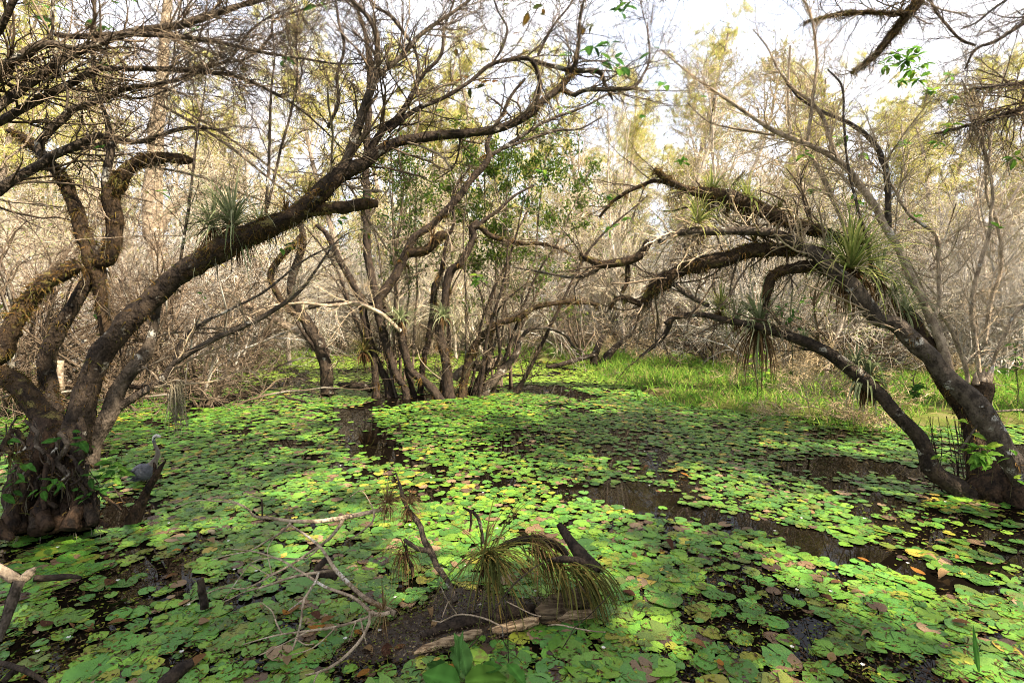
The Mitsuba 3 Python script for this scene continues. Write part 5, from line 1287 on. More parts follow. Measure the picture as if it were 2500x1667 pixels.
for key, lab, cat, rows in (
        ('fallen_log', 'thick grooved rotting log end on the right side of the mud', 'log', [(10, [(1560, 1010, 90), (1620, 985, 150), (1700, 945, 175), (1800, 895, 185), (1900, 862, 190), (1985, 855, 170), (2000, 856, 120)], ('z', 0.075), 'wood_dark', 0.45)]),
        ('tan_log', 'long weathered tan log lying along the front of the mud', 'log', [(10, [(540, 1330, 20), (600, 1300, 48), (720, 1258, 66), (850, 1222, 74), (1000, 1182, 72), (1090, 1160, 60)], ('z', 0.035), 'wood', 0.4), (10, [(1180, 1140, 40), (1280, 1125, 74), (1400, 1095, 80), (1500, 1070, 78), (1560, 1055, 50)], ('z', 0.045), 'wood', 0.4)]),
        ('tan_log_001', 'short tan log just below the thick grooved log', 'log', [(10, [(1710, 1035, 40), (1780, 1025, 66), (1900, 1008, 74), (2000, 998, 66), (2040, 996, 40)], ('z', 0.045), 'wood', 0.4)]),
        ('sunken_log', 'dark sodden log half sunk in the mud behind the tan log', 'log', [(10, [(600, 1200, 60), (800, 1120, 90), (1000, 1060, 110), (1200, 1020, 110), (1400, 985, 100), (1540, 960, 60)], ('z', 0.03), 'black', 0.35)]),
        ('dark_stump', 'black broken stump leaning up behind the strappy clump', 'stump', [(10, [(2060, 640, 60), (1980, 580, 90), (1900, 510, 110), (1850, 450, 96), (1800, 375, 70), (1760, 320, 62), (1728, 270, 46)], (3.2, 3.45), 'black', 0.35), (10, [(1960, 600, 60), (1860, 560, 60), (1740, 550, 50), (1640, 560, 20)], (3.22, 3.25), 'black', 0.4)]),
        ('arched_root', 'brown arched dead limb behind the fallen bromeliad', 'dead branch', [(10, [(1250, 470, 60), (1310, 430, 66), (1400, 400, 72), (1550, 390, 74), (1660, 420, 70), (1740, 460, 66), (1790, 520, 50)], (3.5, 3.45), 'dark', 0.3)]),
        ('upright_snag', 'thin brown snag standing behind the fallen bromeliad', 'dead branch', [(10, [(1110, 430, 30), (1095, 330, 30), (1060, 200, 30), (1000, 155, 26), (940, 128, 14)], (3.62, 3.75), 'dark', 0.25), (10, [(1000, 160, 20), (1010, 240, 22), (995, 330, 14)], (3.7, 3.65), 'mossy', 0.3)]),
        ('cut_post', 'short cut brown post standing in the pads at the lower left', 'post', [(11, [(332, 960, 62), (330, 900, 60), (318, 800, 56), (300, 710, 50)], (3.05, 3.1), 'dark', 0.1)]),
        ('broken_root', 'dark forked root poking out beneath the pale branches', 'root', [(11, [(1420, 690, 60), (1320, 665, 70), (1220, 690, 60)], (3.3, 3.32), 'black', 0.3), (11, [(1240, 680, 46), (1270, 610, 50), (1330, 555, 40)], (3.3, 3.4), 'black', 0.3)]),
        ('leaning_snag', 'split orange-brown snag leaning right in front of the heron', 'snag', [(7, [(725, 700, 96), (750, 650, 84), (790, 570, 66), (825, 500, 50), (850, 450, 40), (885, 390, 34), (915, 340, 26), (950, 292, 9)], (4.7, 4.75), 'root', 0.25), (7, [(880, 400, 20), (888, 330, 18), (884, 300, 10)], (4.74, 4.76), 'root', 0.2)]),
        ('driftwood', 'grey gnarled driftwood at the left edge of the picture', 'driftwood', [(7, [(-40, 900, 60), (40, 945, 56), (110, 985, 60), (170, 930, 44), (205, 902, 8)], (3.05, 3.1), 'pale', 0.3), (7, [(200, 965, 40), (300, 962, 34), (400, 955, 28), (470, 962, 12)], (3.05, 3.1), 'dark', 0.25), (7, [(110, 985, 56), (70, 1100, 50), (30, 1220, 46), (-20, 1330, 40)], (3.0, 2.8), 'grey', 0.25), (7, [(-30, 640, 70), (30, 710, 54), (70, 740, 30)], (4.0, 4.0), 'root', 0.3)]),
        ('dark_log', 'dark sodden log lying at the bottom edge left of centre', 'log', [(7, [(880, 1640, 60), (960, 1560, 76), (1040, 1490, 70), (1110, 1440, 40)], (2.5, 2.65), 'black', 0.3)]),
        ('dark_log_001', 'dark stick half sunk in the lower left corner', 'log', [(7, [(-40, 1440, 24), (60, 1470, 30), (160, 1500, 30), (270, 1570, 20)], (2.6, 2.5), 'black', 0.3), (7, [(20, 1560, 30), (80, 1500, 36), (140, 1470, 20)], (2.5, 2.6), 'dark', 0.3)]),
        ('bank_log', 'grey fallen log slanting across the water at the foot of the grassy rise', 'log', [(5, [(1195, 772, 18), (1240, 770, 24), (1350, 738, 26), (1460, 708, 24)], (17.5, 18.0), 'dark', 0.15)]),
        ('snag', 'forked dark snag standing at the back of the pond beside the fallen log', 'snag', [(5, [(1450, 760, 40), (1470, 690, 36), (1490, 640, 30), (1515, 600, 16)], (18, 18.2), 'dark', 0.2), (5, [(1495, 765, 44), (1530, 720, 40), (1570, 670, 34), (1610, 635, 18)], (18, 18.2), 'dark', 0.2)]),
        ('dark_stub', 'short dark stub poking out of the sunlit pads on the far left', 'stump', [(4, [(985, 912, 26), (1015, 895, 30), (1045, 868, 14)], (12.5, 12.6), 'black', 0.2)]),
        ('floating_stick', 'dark floating stick left of the lone tree', 'stick', [(4, [(1560, 935, 12), (1600, 950, 14), (1670, 962, 10)], (10.6, 10.5), 'black', 0.15)]),
        ('clump_log', 'dark mossy log lying in the water left of the clump tree', 'log', [(5, [(60, 868, 24), (130, 878, 34), (200, 882, 40), (240, 900, 30)], (11.9, 11.7), 'dark', 0.25)])):
    tr = Tree(key.replace('_001', ''), lab, cat, seed=80 + len(scene) % 50)
    for tile, pts, Y, bark, rough in rows:
        low = Y[0] == 'z'
        tr.limb(tile, pts, (Y[1], Y[1]) if low else Y, bark, 'wood', rough=rough, wob=0.25, moss=12 if low or Y[0] < 5 else 0, mlen=(0.006, 0.014), low=low)
    tr.done()

tw = Tree('dead_twig', 'long bent brown twig arching over the mud from the middle of the logs', 'twig', seed=140)
tw.limb(10, [(1175, 1030, 14), (1215, 950, 15), (1300, 830, 15), (1370, 750, 14), (1450, 680, 13), (1540, 610, 12), (1610, 578, 9)], (2.75, 3.1), 'dark', 'stem', rough=0.1)
tw.done()
for lab, rows in (('crooked brown twig lying across the mud', [[(690, 1055, 8), (760, 1068, 10), (880, 1010, 12), (1000, 1010, 13), (1150, 1048, 14), (1300, 1128, 10)], [(890, 1000, 10), (820, 900, 9), (760, 780, 6)], [(820, 900, 7), (770, 1030, 4)]]),
                  ('thin twig running right from the tan log', [[(1640, 1095, 10), (1720, 1088, 12), (1850, 1115, 12), (2000, 1140, 10), (2110, 1150, 6)]]),
                  ('dark twig slanting up over the pads right of the logs', [[(2145, 840, 5), (2080, 910, 8), (1960, 1030, 10), (1850, 1120, 10), (1800, 1220, 8), (1760, 1280, 5)]]),
                  ('pair of thin upright stalks in front of the tan log', [[(1300, 900, 8), (1295, 1000, 10), (1308, 1200, 10), (1315, 1400, 9)], [(1265, 1120, 8), (1275, 1220, 9), (1310, 1290, 7)]]),
                  ('thin dry twig beside the thick grooved log', [[(1300, 900, 6), (1400, 950, 7), (1500, 1000, 7), (1580, 1020, 4)]]),
                  ('dark twig crossing the front of the tan log', [[(1180, 1070, 12), (1100, 1160, 14), (1010, 1260, 14), (940, 1330, 10)]])):
    t2 = Tree('dead_twig', lab, 'twig', seed=141 + COUNT['dead_twig'])
    for r in rows:
        t2.limb(10, r, (2.95, 2.75), 'dark' if 'dark' in lab or 'stalk' in lab else 'pale', 'stem', rough=0.1)
    t2.done()

# ------------------------------------------------------------------ leaves
wl = Tree('climbing_shrub', 'green broad-leaved shoots sprouting in front of the left root mass', 'shoot', seed=150)
for x, y, n, L in ((260, 590, 4, 0.13), (150, 700, 3, 0.10), (150, 800, 4, 0.09), (30, 900, 3, 0.15), (150, 890, 2, 0.10), (450, 860, 5, 0.13), (600, 740, 3, 0.13), (660, 790, 2, 0.14), (700, 850, 2, 0.09), (900, 320, 3, 0.14), (980, 400, 3, 0.13),
                   (780, 230, 1, 0.10), (650, 330, 2, 0.11), (740, 380, 1, 0.13), (930, 540, 2, 0.06), (980, 740, 3, 0.13), (1000, 830, 2, 0.10), (940, 930, 4, 0.12), (1100, 880, 3, 0.12), (1120, 710, 4, 0.14), (1250, 730, 4, 0.15), (1220, 570, 4, 0.13),
                   (1290, 620, 3, 0.12), (1330, 420, 2, 0.12), (130, 310, 2, 0.10), (870, 900, 2, 0.12)):
    leaf_cluster(wl, 13, x, y, 4.0 if x < 760 else 4.35, n, L * 0.8, GREEN, twig_to=(x + wl.rng.normal(0, 60), y + 90))
wl.limb(13, [(1240, 840, 16), (1340, 1000, 14), (1420, 1120, 8)], (4.3, 4.3), 'dark', 'stem', rough=0.05)
wl.limb(13, [(180, 740, 8), (150, 860, 9), (60, 880, 8), (-40, 900, 8)], (4.0, 4.0), 'dark', 'stem', rough=0.05)
wl.limb(13, [(440, 870, 7), (540, 890, 7), (660, 870, 7), (760, 740, 5)], (4.0, 4.2), 'dark', 'stem', rough=0.05)
wl.done()

ol = Tree('leafy_shoot', 'few large dark green leaves hanging from thin shoots at the top of the picture', 'shoot', seed=151)
for tile, x, y, n, L, pal in ((2, 1450, 250, 4, 0.17, GREEN), (2, 1540, 240, 4, 0.17, GREEN), (2, 1560, 330, 5, 0.18, GREEN), (2, 1500, 350, 3, 0.16, GREEN), (2, 1600, 60, 4, 0.19, GREEN), (2, 1650, 20, 3, 0.2, GREEN), (2, 1600, 380, 3, 0.16, GREEN),
                              (2, 1350, 300, 2, 0.15, GREEN), (2, 1850, 460, 4, 0.15, GREEN), (2, 1770, 275, 2, 0.14, GREEN), (2, 1110, 55, 3, 0.15, OLIVE), (2, 970, 115, 1, 0.17, OLIVE), (2, 960, 40, 1, 0.12, OLIVE), (2, 700, 270, 2, 0.12, OLIVE), (2, 760, 275, 2, 0.12, OLIVE),
                              (2, 825, 265, 2, 0.13, OLIVE), (2, 930, 230, 2, 0.12, OLIVE), (2, 1060, 250, 1, 0.16, OLIVE), (2, 930, 420, 1, 0.13, OLIVE), (2, 740, 420, 2, 0.14, [(0.20, 0.09, 0.02)]), (2, 770, 470, 1, 0.16, OLIVE), (2, 850, 465, 2, 0.13, OLIVE), (2, 690, 450, 2, 0.12, OLIVE),
                              (2, 890, 450, 2, 0.12, [(0.12, 0.06, 0.02)]), (2, 630, 480, 2, 0.12, OLIVE), (2, 600, 605, 1, 0.11, GREEN), (2, 750, 640, 1, 0.11, OLIVE), (2, 940, 585, 1, 0.13, GREEN), (2, 840, 355, 2, 0.12, OLIVE), (2, 390, 435, 1, 0.11, GREEN), (2, 1180, 85, 2, 0.14, OLIVE),
                              (2, 1410, 150, 3, 0.15, OLIVE), (2, 1470, 125, 2, 0.14, OLIVE), (2, 1260, 260, 2, 0.15, OLIVE), (2, 1010, 200, 1, 0.15, [(0.2, 0.10, 0.02)]), (2, 1740, 640, 2, 0.09, GREEN), (1, 625, 35, 1, 0.2, GREEN), (1, 715, 25, 1, 0.2, GREEN), (1, 545, 120, 2, 0.18, GREEN),
                              (1, 600, 145, 2, 0.16, GREEN), (1, 610, 415, 2, 0.15, GREEN), (1, 860, 1055, 2, 0.16, GREEN), (1, 1545, 310, 4, 0.14, GREEN), (1, 1060, 160, 2, 0.14, GREEN), (1, 790, 1060, 1, 0.12, OLIVE), (1, 250, 30, 3, 0.2, GREEN), (1, 300, 120, 2, 0.17, GREEN), (1, 1740, 20, 2, 0.16, GREEN),
                              (1, 1850, 1200, 3, 0.13, GREEN), (1, 1540, 1360, 3, 0.13, GREEN), (1, 560, 810, 2, 0.1, GREEN), (1, 270, 555, 2, 0.12, GREEN), (2, 230, 1090, 4, 0.13, GREEN), (2, 200, 1050, 3, 0.12, GREEN), (2, 300, 1180, 3, 0.12, GREEN), (2, 350, 1200, 2, 0.14, GREEN), (2, 215, 1280, 3, 0.12, GREEN), (4, 1100, 385, 2, 0.13, GREEN), (4, 520, 485, 2, 0.12, GREEN)):
    leaf_cluster(ol, tile, x, y, 5.4 if tile == 1 else 5.9, n, L * 0.92, pal, twig=n > 1, twig_to=(x + ol.rng.normal(0, 30), y - 80))
ol.done()

br_ = Tree('bright_leafy_vine', 'bright green leafy sprays high among the pale twigs at the upper right', 'vine', seed=152)
LIME = [(0.10, 0.24, 0.03), (0.14, 0.28, 0.04), (0.08, 0.18, 0.03), (0.20, 0.30, 0.04)]
for tile, x, y, n, L in ((3, 1250, 330, 9, 0.13), (3, 1320, 300, 9, 0.13), (3, 1290, 380, 9, 0.13), (3, 1200, 300, 7, 0.13), (3, 1330, 430, 7, 0.13), (3, 1150, 360, 6, 0.12), (3, 1360, 350, 6, 0.12), (3, 1400, 500, 6, 0.12), (3, 1500, 410, 5, 0.11), (3, 1230, 440, 5, 0.11), (3, 1290, 270, 6, 0.12),
                         (3, 1520, 530, 4, 0.1), (3, 930, 760, 4, 0.15), (3, 1000, 850, 5, 0.13), (3, 760, 1040, 5, 0.12), (3, 990, 1120, 5, 0.13), (3, 1010, 1050, 3, 0.11), (3, 1320, 1170, 5, 0.12), (3, 130, 525, 1, 0.1), (3, 40, 880, 6, 0.12), (3, 1220, 790, 6, 0.11), (3, 1430, 770, 5, 0.11), (3, 1510, 680, 4, 0.11),
                         (3, 1850, 860, 5, 0.13), (3, 1760, 1245, 3, 0.12), (3, 1340, 1210, 3, 0.1), (2, 1560, 1080, 6, 0.1), (2, 1550, 1245, 5, 0.1), (2, 1180, 940, 5, 0.1), (2, 1290, 600, 4, 0.1), (2, 1480, 560, 4, 0.1), (2, 1640, 1190, 4, 0.1), (5, 830, 295, 7, 0.14), (3, 700, 850, 5, 0.12)):
    leaf_cluster(br_, tile, x, y, 7.6, int(n * 1.5), L * 1.1, LIME, twig=True, twig_to=(x + br_.rng.normal(0, 60), y + 60))
br_.done()

# leafy evergreen behind the clump
def leafy_tree(key, label, centre, Y, spreadx, spreadz, n, L, pal, seed):
    rng = np.random.default_rng(seed)
    tag(key, label, 'tree')
    c = at(*nat(2, *centre), Y)
    base = np.array([c[0], Y, -0.4])
    P = np.zeros((6, 8, 3))
    for j in range(6):
        e = c + np.array([rng.normal(0, spreadx * 0.35), rng.normal(0, 0.4), spreadz * 0.5])
        for k in range(8):
            P[j, k] = base + (e - base) * k / 7 + np.array([rng.normal(0, 0.06), rng.normal(0, 0.06), 0]) + np.array([0.12 * j - 0.3, 0, 0]) * (1 - k / 7)
    R = np.linspace(0.04, 0.012, 8)[None] * np.ones((6, 1))
    VF = tubes(P, R, 7)
    Mesh().add(VF, noise_col(VF[0], (0.07, 0.05, 0.035), (0.18, 0.14, 0.1), 4, seed)).put(f'{key}__trunk', 'm_twig')
    P1, R1 = grow(P, R, 18, rng, 0.4, 1.0, (1.0, 0.3), (0.9, 2.2), 7, 0.5, 0.006, 0.16, 0.02, absolute=True)
    P2, R2 = grow(P1, R1, 8, rng, 0.2, 1.0, (0.8, 0.3), (0.3, 0.55), 6, 0.6, 0.004, 0.2, -0.02)
    m = Mesh()
    for a, b in ((P1, R1), (P2, R2)):
        VF = tubes(a, b, 3)
        m.add(VF, twig_cols(VF, len(a), rng, FINE_DARK))
    m.put(f'{key}__branches', 'm_twig')
    sel = rng.integers(0, len(P2), n)
    cc = P2[sel, rng.integers(1, 6, n)] + rng.normal(0, 0.07, (n, 3))
    A = unit(rng.normal(0, 0.8, (n, 3)) + np.array([0, 0, -0.25])) * rng.uniform(L * 0.7, L * 1.1, (n, 1)) * 0.5
    B = unit(np.cross(A, rng.normal(0, 0.4, (n, 3)) + np.array([0, 0.3, 1.0]))) * np.linalg.norm(A, axis=1, keepdims=True) * 0.42
    k = Mesh().add(quads(cc, A, np.cross(unit(A), unit(np.cross(A, B))) * np.linalg.norm(B, axis=1, keepdims=True), 0.15), per(np.array(pal), (n, 4), rng, 0.3)).put(f'{key}__leaves', 'm_leaf')
    labels[k] = {'kind': 'stuff'}


leafy_tree('evergreen_tree', 'green leafy evergreen behind the clump tree, the leafiest tree in view', (950, 1080), 13.5, 3.6, 2.4, 11000, 0.12, [(0.07, 0.13, 0.02), (0.11, 0.18, 0.025), (0.045, 0.09, 0.018), (0.15, 0.19, 0.03)], 161)
leafy_tree('evergreen_tree_001', 'smaller leafy tree just left of the leafiest evergreen', (380, 950), 14.0, 1.4, 1.4, 4500, 0.11, [(0.07, 0.12, 0.02), (0.10, 0.15, 0.025), (0.045, 0.09, 0.018)], 162)

# broad-leaved water plant at the bottom edge
wp = Tree('arrowhead_plant', 'broad glossy arrowhead leaves rising at the bottom edge in the middle', 'plant', seed=170)
for x, y, tx, ty, L, W, up in ((560, 700, 560, 430, 0.21, 0.13, (-0.9, -0.4, 0.2)), (650, 690, 620, 440, 0.20, 0.12, (0.8, -0.5, 0.2)), (560, 800, 350, 730, 0.22, 0.15, (0, -0.4, 1)), (640, 770, 900, 720, 0.24, 0.15, (0, -0.4, 1)), (820, 640, 900, 620, 0.12, 0.10, (0, 0, 1)), (330, 640, 300, 590, 0.11, 0.10, (0, 0, 1)),
                             (620, 420, 520, 370, 0.10, 0.08, (0, 0, 1)), (860, 300, 840, 280, 0.07, 0.05, (0, 0, 1)), (1130, 560, 1250, 690, 0.16, 0.08, (0.3, -0.2, 1))):
    a = gp(*nat(12, x, y), 0.06)
    b = a + unit(np.array([(tx - x), (y - ty) * (0.35 if abs(up[0]) > 0.5 else 1.2), (y - ty) * (0.9 if abs(up[0]) > 0.5 else 0.15)])) * 0.2
    wp.leaf(a, b - a, up, L, W, np.array(GREEN[wp.rng.integers(0, 4)]) * 1.2 if abs(up[0]) < 0.5 else (0.085, 0.19, 0.05), 0.3)
for x, y in ((560, 700), (650, 690), (600, 790)):
    a = gp(*nat(12, x, y), 0.06)
    P = np.array([[a + np.array([0.02 * k, 0.01 * k, -0.03 * k]) for k in range(4)]])
    VF = tubes(P, np.full((1, 4), 0.006), 5)
    Mesh().add(VF, np.broadcast_to(np.array([0.12, 0.2, 0.05]), VF[0].shape)).put(wp.part('stalk'), 'm_twig')
wp.done()
bl = Tree('bent_blade', 'single bent grass blade at the lower right of the picture', 'grass blade', seed=171)
bl.leaf(gp(2390, 1640, 0.02), (-0.2, 0.0, 1.0), (-0.7, -0.7, 0), 0.24, 0.024, (0.06, 0.16, 0.03), 0.3)
bl.leaf(gp(2380, 1575, 0.18), (-1.0, 0.0, 0.1), (0, 0, 1), 0.16, 0.012, (0.06, 0.14, 0.03), 0.3)
bl.done()

# leafy green saplings and shoots round the right-hand tree
rs = Tree('leafy_sapling', 'bright green leafy shoots between the feet of the right-hand trunks', 'shoot', seed=172)
for x, y, n, L in ((930, 940, 6, 0.13), (1000, 960, 7, 0.14), (1010, 1030, 6, 0.13), (960, 1050, 5, 0.13), (880, 940, 3, 0.12), (900, 1000, 4, 0.12), (860, 800, 2, 0.10), (1270, 1250, 3, 0.10), (570, 1040, 3, 0.09), (640, 1050, 3, 0.09), (1270, 990, 1, 0.12), (1090, 1110, 3, 0.11), (760, 700, 3, 0.09)):
    leaf_cluster(rs, 14, x, y, 5.0, n, L, LIME, twig_to=(x - 30, y + 160))
for k in range(16):
    x = rs.rng.uniform(480, 900)
    rs.limb(14, [(x + rs.rng.normal(60, 40), 1380, 9), (x + rs.rng.normal(30, 20), 1150, 9), (x, 900, 7), (x - rs.rng.normal(30, 30), 650, 4)], (5.6, 5.6), 'dark', 'stalk', rough=0.05)
rs.done()

for i, (tile, x, y, Y, lab) in enumerate(((14, 330, 420, 10.4, 'dark green upright sapling on the grassy bank left of the right-hand trunks'), (6, 640, 440, 11.5, 'leafy green sapling standing in the thicket under the arching trunk'), (6, 440, 770, 10.8, 'small bright green bush on the bank below the bearded air plant'), (6, 1870, 740, 9.5, 'green weed standing at the right edge of the picture'))):
    gs = Tree('green_sapling', lab, 'sapling', seed=180 + i)
    s = TILES[tile][2]
    for k in range(18 if i != 3 else 10):
        leaf_cluster(gs, tile, x + gs.rng.normal(0, 55), y + gs.rng.normal(0, 70), Y + gs.rng.normal(0, 0.2), 3, 0.15, GREEN if i < 2 else LIME, twig=False)
    base = at(*nat(tile, x, y), Y)
    P = np.array([[[base[0] + 0.05 * math.sin(k), base[1], 0.0 + (base[2] + 0.4) * k / 6] for k in range(7)]])
    P1, R1 = grow(P, np.full((1, 7), 0.012), 14, gs.rng, 0.3, 1.0, (0.8, 0.2), (0.3, 0.6), 5, 0.5, 0.005, 0.1, 0.0, absolute=True)
    for a, b in ((P, np.full((1, 7), 0.012)), (P1, R1)):
        VF = tubes(a, b, 4)
        gs.tw.add(VF, np.broadcast_to(np.array([0.10, 0.10, 0.05]), VF[0].shape))
    gs.done()


# ------------------------------------------------------------------ the heron
def build_heron():
    key = 'heron'
    tag(key, 'grey heron wading in the pads beside the left tree with its long neck raised', 'bird')
    Y = 5.85
    pt = lambda x, y: at(250 + x / 5.225, 1030 + y / 5.225, Y)
    # tail -> back -> breast -> neck (S) -> head, one continuous surface: x, y, half-height px, half-width px
    prof = [(392, 700, 6, 6), (402, 668, 30, 26), (430, 640, 66, 54), (480, 630, 100, 84), (540, 632, 112, 96), (590, 610, 98, 84), (632, 560, 66, 58), (664, 505, 42, 38), (690, 460, 33, 30), (708, 415, 28, 25), (703, 365, 25, 22), (682, 315, 22, 20), (663, 270, 20, 18),
            (655, 230, 20, 18), (660, 198, 23, 20), (680, 180, 24, 21), (706, 178, 22, 18), (735, 186, 16, 13), (752, 190, 11, 9)]
    A = np.array([[*pt(p[0], p[1]), p[2] / 5.225 / FPX * Y, p[3] / 5.225 / FPX * Y] for p in prof])
    Q = catmull(A, 70)
    P, hz, wy = Q[:, :3], Q[:, 3], Q[:, 4]
    t = unit(np.gradient(P, axis=0))
    side = np.broadcast_to(np.array([0, 1.0, 0]), t.shape)
    upv = unit(np.cross(side, t))
    g = np.arange(18) * 2 * np.pi / 18
    V = P[:, None] + np.cos(g)[None, :, None] * upv[:, None] * hz[:, None, None] + np.sin(g)[None, :, None] * side[:, None] * wy[:, None, None]
    V = V.reshape(-1, 3)
    V = V + (meshkit.fbm(V * 60, 3, 2)[:, None] - 0.5) * 0.006
    K, S = len(P), 18
    k, j = np.meshgrid(np.arange(K - 1), np.arange(S), indexing='ij')
    i0, i1 = k * S + j, k * S + (j + 1) % S
    F = np.stack([np.stack([i0, i1, i1 + S], -1), np.stack([i0, i1 + S, i0 + S], -1)], -2).reshape(-1, 3)
    u = np.repeat(np.linspace(0, 1, K), S)
    c = np.array([0.10, 0.105, 0.12])[None] * (0.6 + 0.8 * meshkit.fbm(V * np.array([90, 90, 30]), 3, 4)[:, None])
    neck = ((u > 0.42) & (u < 0.80))[:, None]
    c = np.where(neck, np.array([0.17, 0.145, 0.12]) * (0.55 + 0.9 * meshkit.fbm(V * 130, 2, 5)[:, None]), c)
    top = np.tile(np.cos(g), K)
    head = u > 0.84
    c = np.where((head & (top < 0.75))[:, None], np.array([0.62, 0.60, 0.56]), c)
    c = np.where((head & (np.abs(top - 0.55) < 0.25) & (u < 0.95))[:, None], np.array([0.02, 0.02, 0.025]), c)
    c = np.where((head & (top > 0.82))[:, None], np.array([0.62, 0.60, 0.56]), c)
    Mesh().add((V, F), c).put('heron__body', 'm_feather')
    b0, b1 = pt(748, 189), pt(862, 203)
    bl = np.linspace(0, 1, 7)
    Pb = b0[None] + (b1 - b0)[None] * bl[:, None]
    Vb, Fb = big_tube(Pb, 0.011 * (1 - bl * 0.93), 8, 0.0)
    Mesh().add((Vb, Fb), np.array([0.22, 0.17, 0.06])).put('heron__beak', 'm_feather')
    import trimesh
    for sgn, k2 in ((-1, 'heron__eye'), (1, 'heron__eye_001')):
        s = trimesh.creation.icosphere(2, 0.0045)
        Mesh().add((np.array(s.vertices) + pt(706, 176) + np.array([0, sgn * 0.014, 0]), np.array(s.faces)), np.array([0.5, 0.36, 0.03])).put(k2, 'm_feather')
    # crest plume and folded wings of layered feathers
    rng = np.random.default_rng(7)
    p0 = pt(690, 172)
    Pp = np.array([[p0 + np.array([-0.016 * k, 0.004 * j, -0.004 * k - 0.0012 * k * k]) for k in range(6)] for j in (-1, 1)])
    Mesh().add(tubes(Pp, np.full((2, 6), 0.0022), 4), np.array([0.02, 0.02, 0.025])).put('heron__crest', 'm_feather')
    for sgn, nm in ((-1, 'heron__wing'), (1, 'heron__wing_001')):
        n = 70
        a, b = rng.random(n), rng.random(n)
        start = np.array([pt(600 - 170 * x, 560 + 130 * y_ + 20 * x) for x, y_ in zip(a, b)])
        start[:, 1] += sgn * (0.084 * np.sqrt(np.clip(1 - (b - 0.45) ** 2 * 2.2, 0.1, 1)) * (1 - 0.25 * np.abs(a - 0.4)))
        d = unit(np.stack([np.full(n, -1.0), -0.3 * sgn * a, -0.32 - 0.35 * b], 1) + rng.normal(0, 0.08, (n, 3)))
        L = rng.uniform(0.05, 0.085, n)
        Pf = start[:, None] + d[:, None] * (np.linspace(0, 1, 5)[None, :, None] * L[:, None, None])
        wd = np.array([0.35, 0.9, 1.0, 0.7, 0.05])[None] * 0.011 * np.ones((n, 1))
        Mesh().add(strips(Pf, wd, np.broadcast_to(np.array([0.1, 0, 1.0]), Pf.shape), -0.12), per(np.array([[0.10, 0.105, 0.125], [0.065, 0.068, 0.08], [0.15, 0.15, 0.16], [0.05, 0.05, 0.055]]), (n, 15), rng, 0.2)).put(nm, 'm_leaf')
    for x, k2 in ((520, 'heron__leg'), (570, 'heron__leg_001')):
        p = pt(x, 720)
        Pl = np.array([p, [p[0] + 0.01, p[1], 0.0], [p[0] - 0.02, p[1], -0.15], [p[0] + 0.03, p[1], -0.42]])
        V, F = big_tube(Pl, np.array([0.016, 0.008, 0.009, 0.007]), 8, 0.02)
        Mesh().add((V, F), np.array([0.10, 0.085, 0.06])).put(k2, 'm_feather')


build_heron()

# ------------------------------------------------------------------ small things on the water
sh = 'snail_shell'
tag(sh, 'pale round snail shell lying on the pads at the lower left', 'shell')
c = gp(*nat(11, 382, 330), 0.035)
th = np.linspace(0, 5.2 * np.pi, 90)
rr = 0.030 * np.exp(-th * 0.16)
Psp = np.stack([c[0] + rr * 0.75 * np.cos(th), c[1] + rr * 0.75 * np.sin(th) * 0.8, c[2] + 0.018 - 0.030 * np.exp(-th * 0.16) * 0.7], 1)
V, F = big_tube(Psp, rr * 0.62 + 0.0012, 12, 0.02)
Mesh().add((V, F), noise_col(V, (0.26, 0.20, 0.11), (0.44, 0.37, 0.24), 60, 3)).put('snail_shell__shell', 'm_feather')


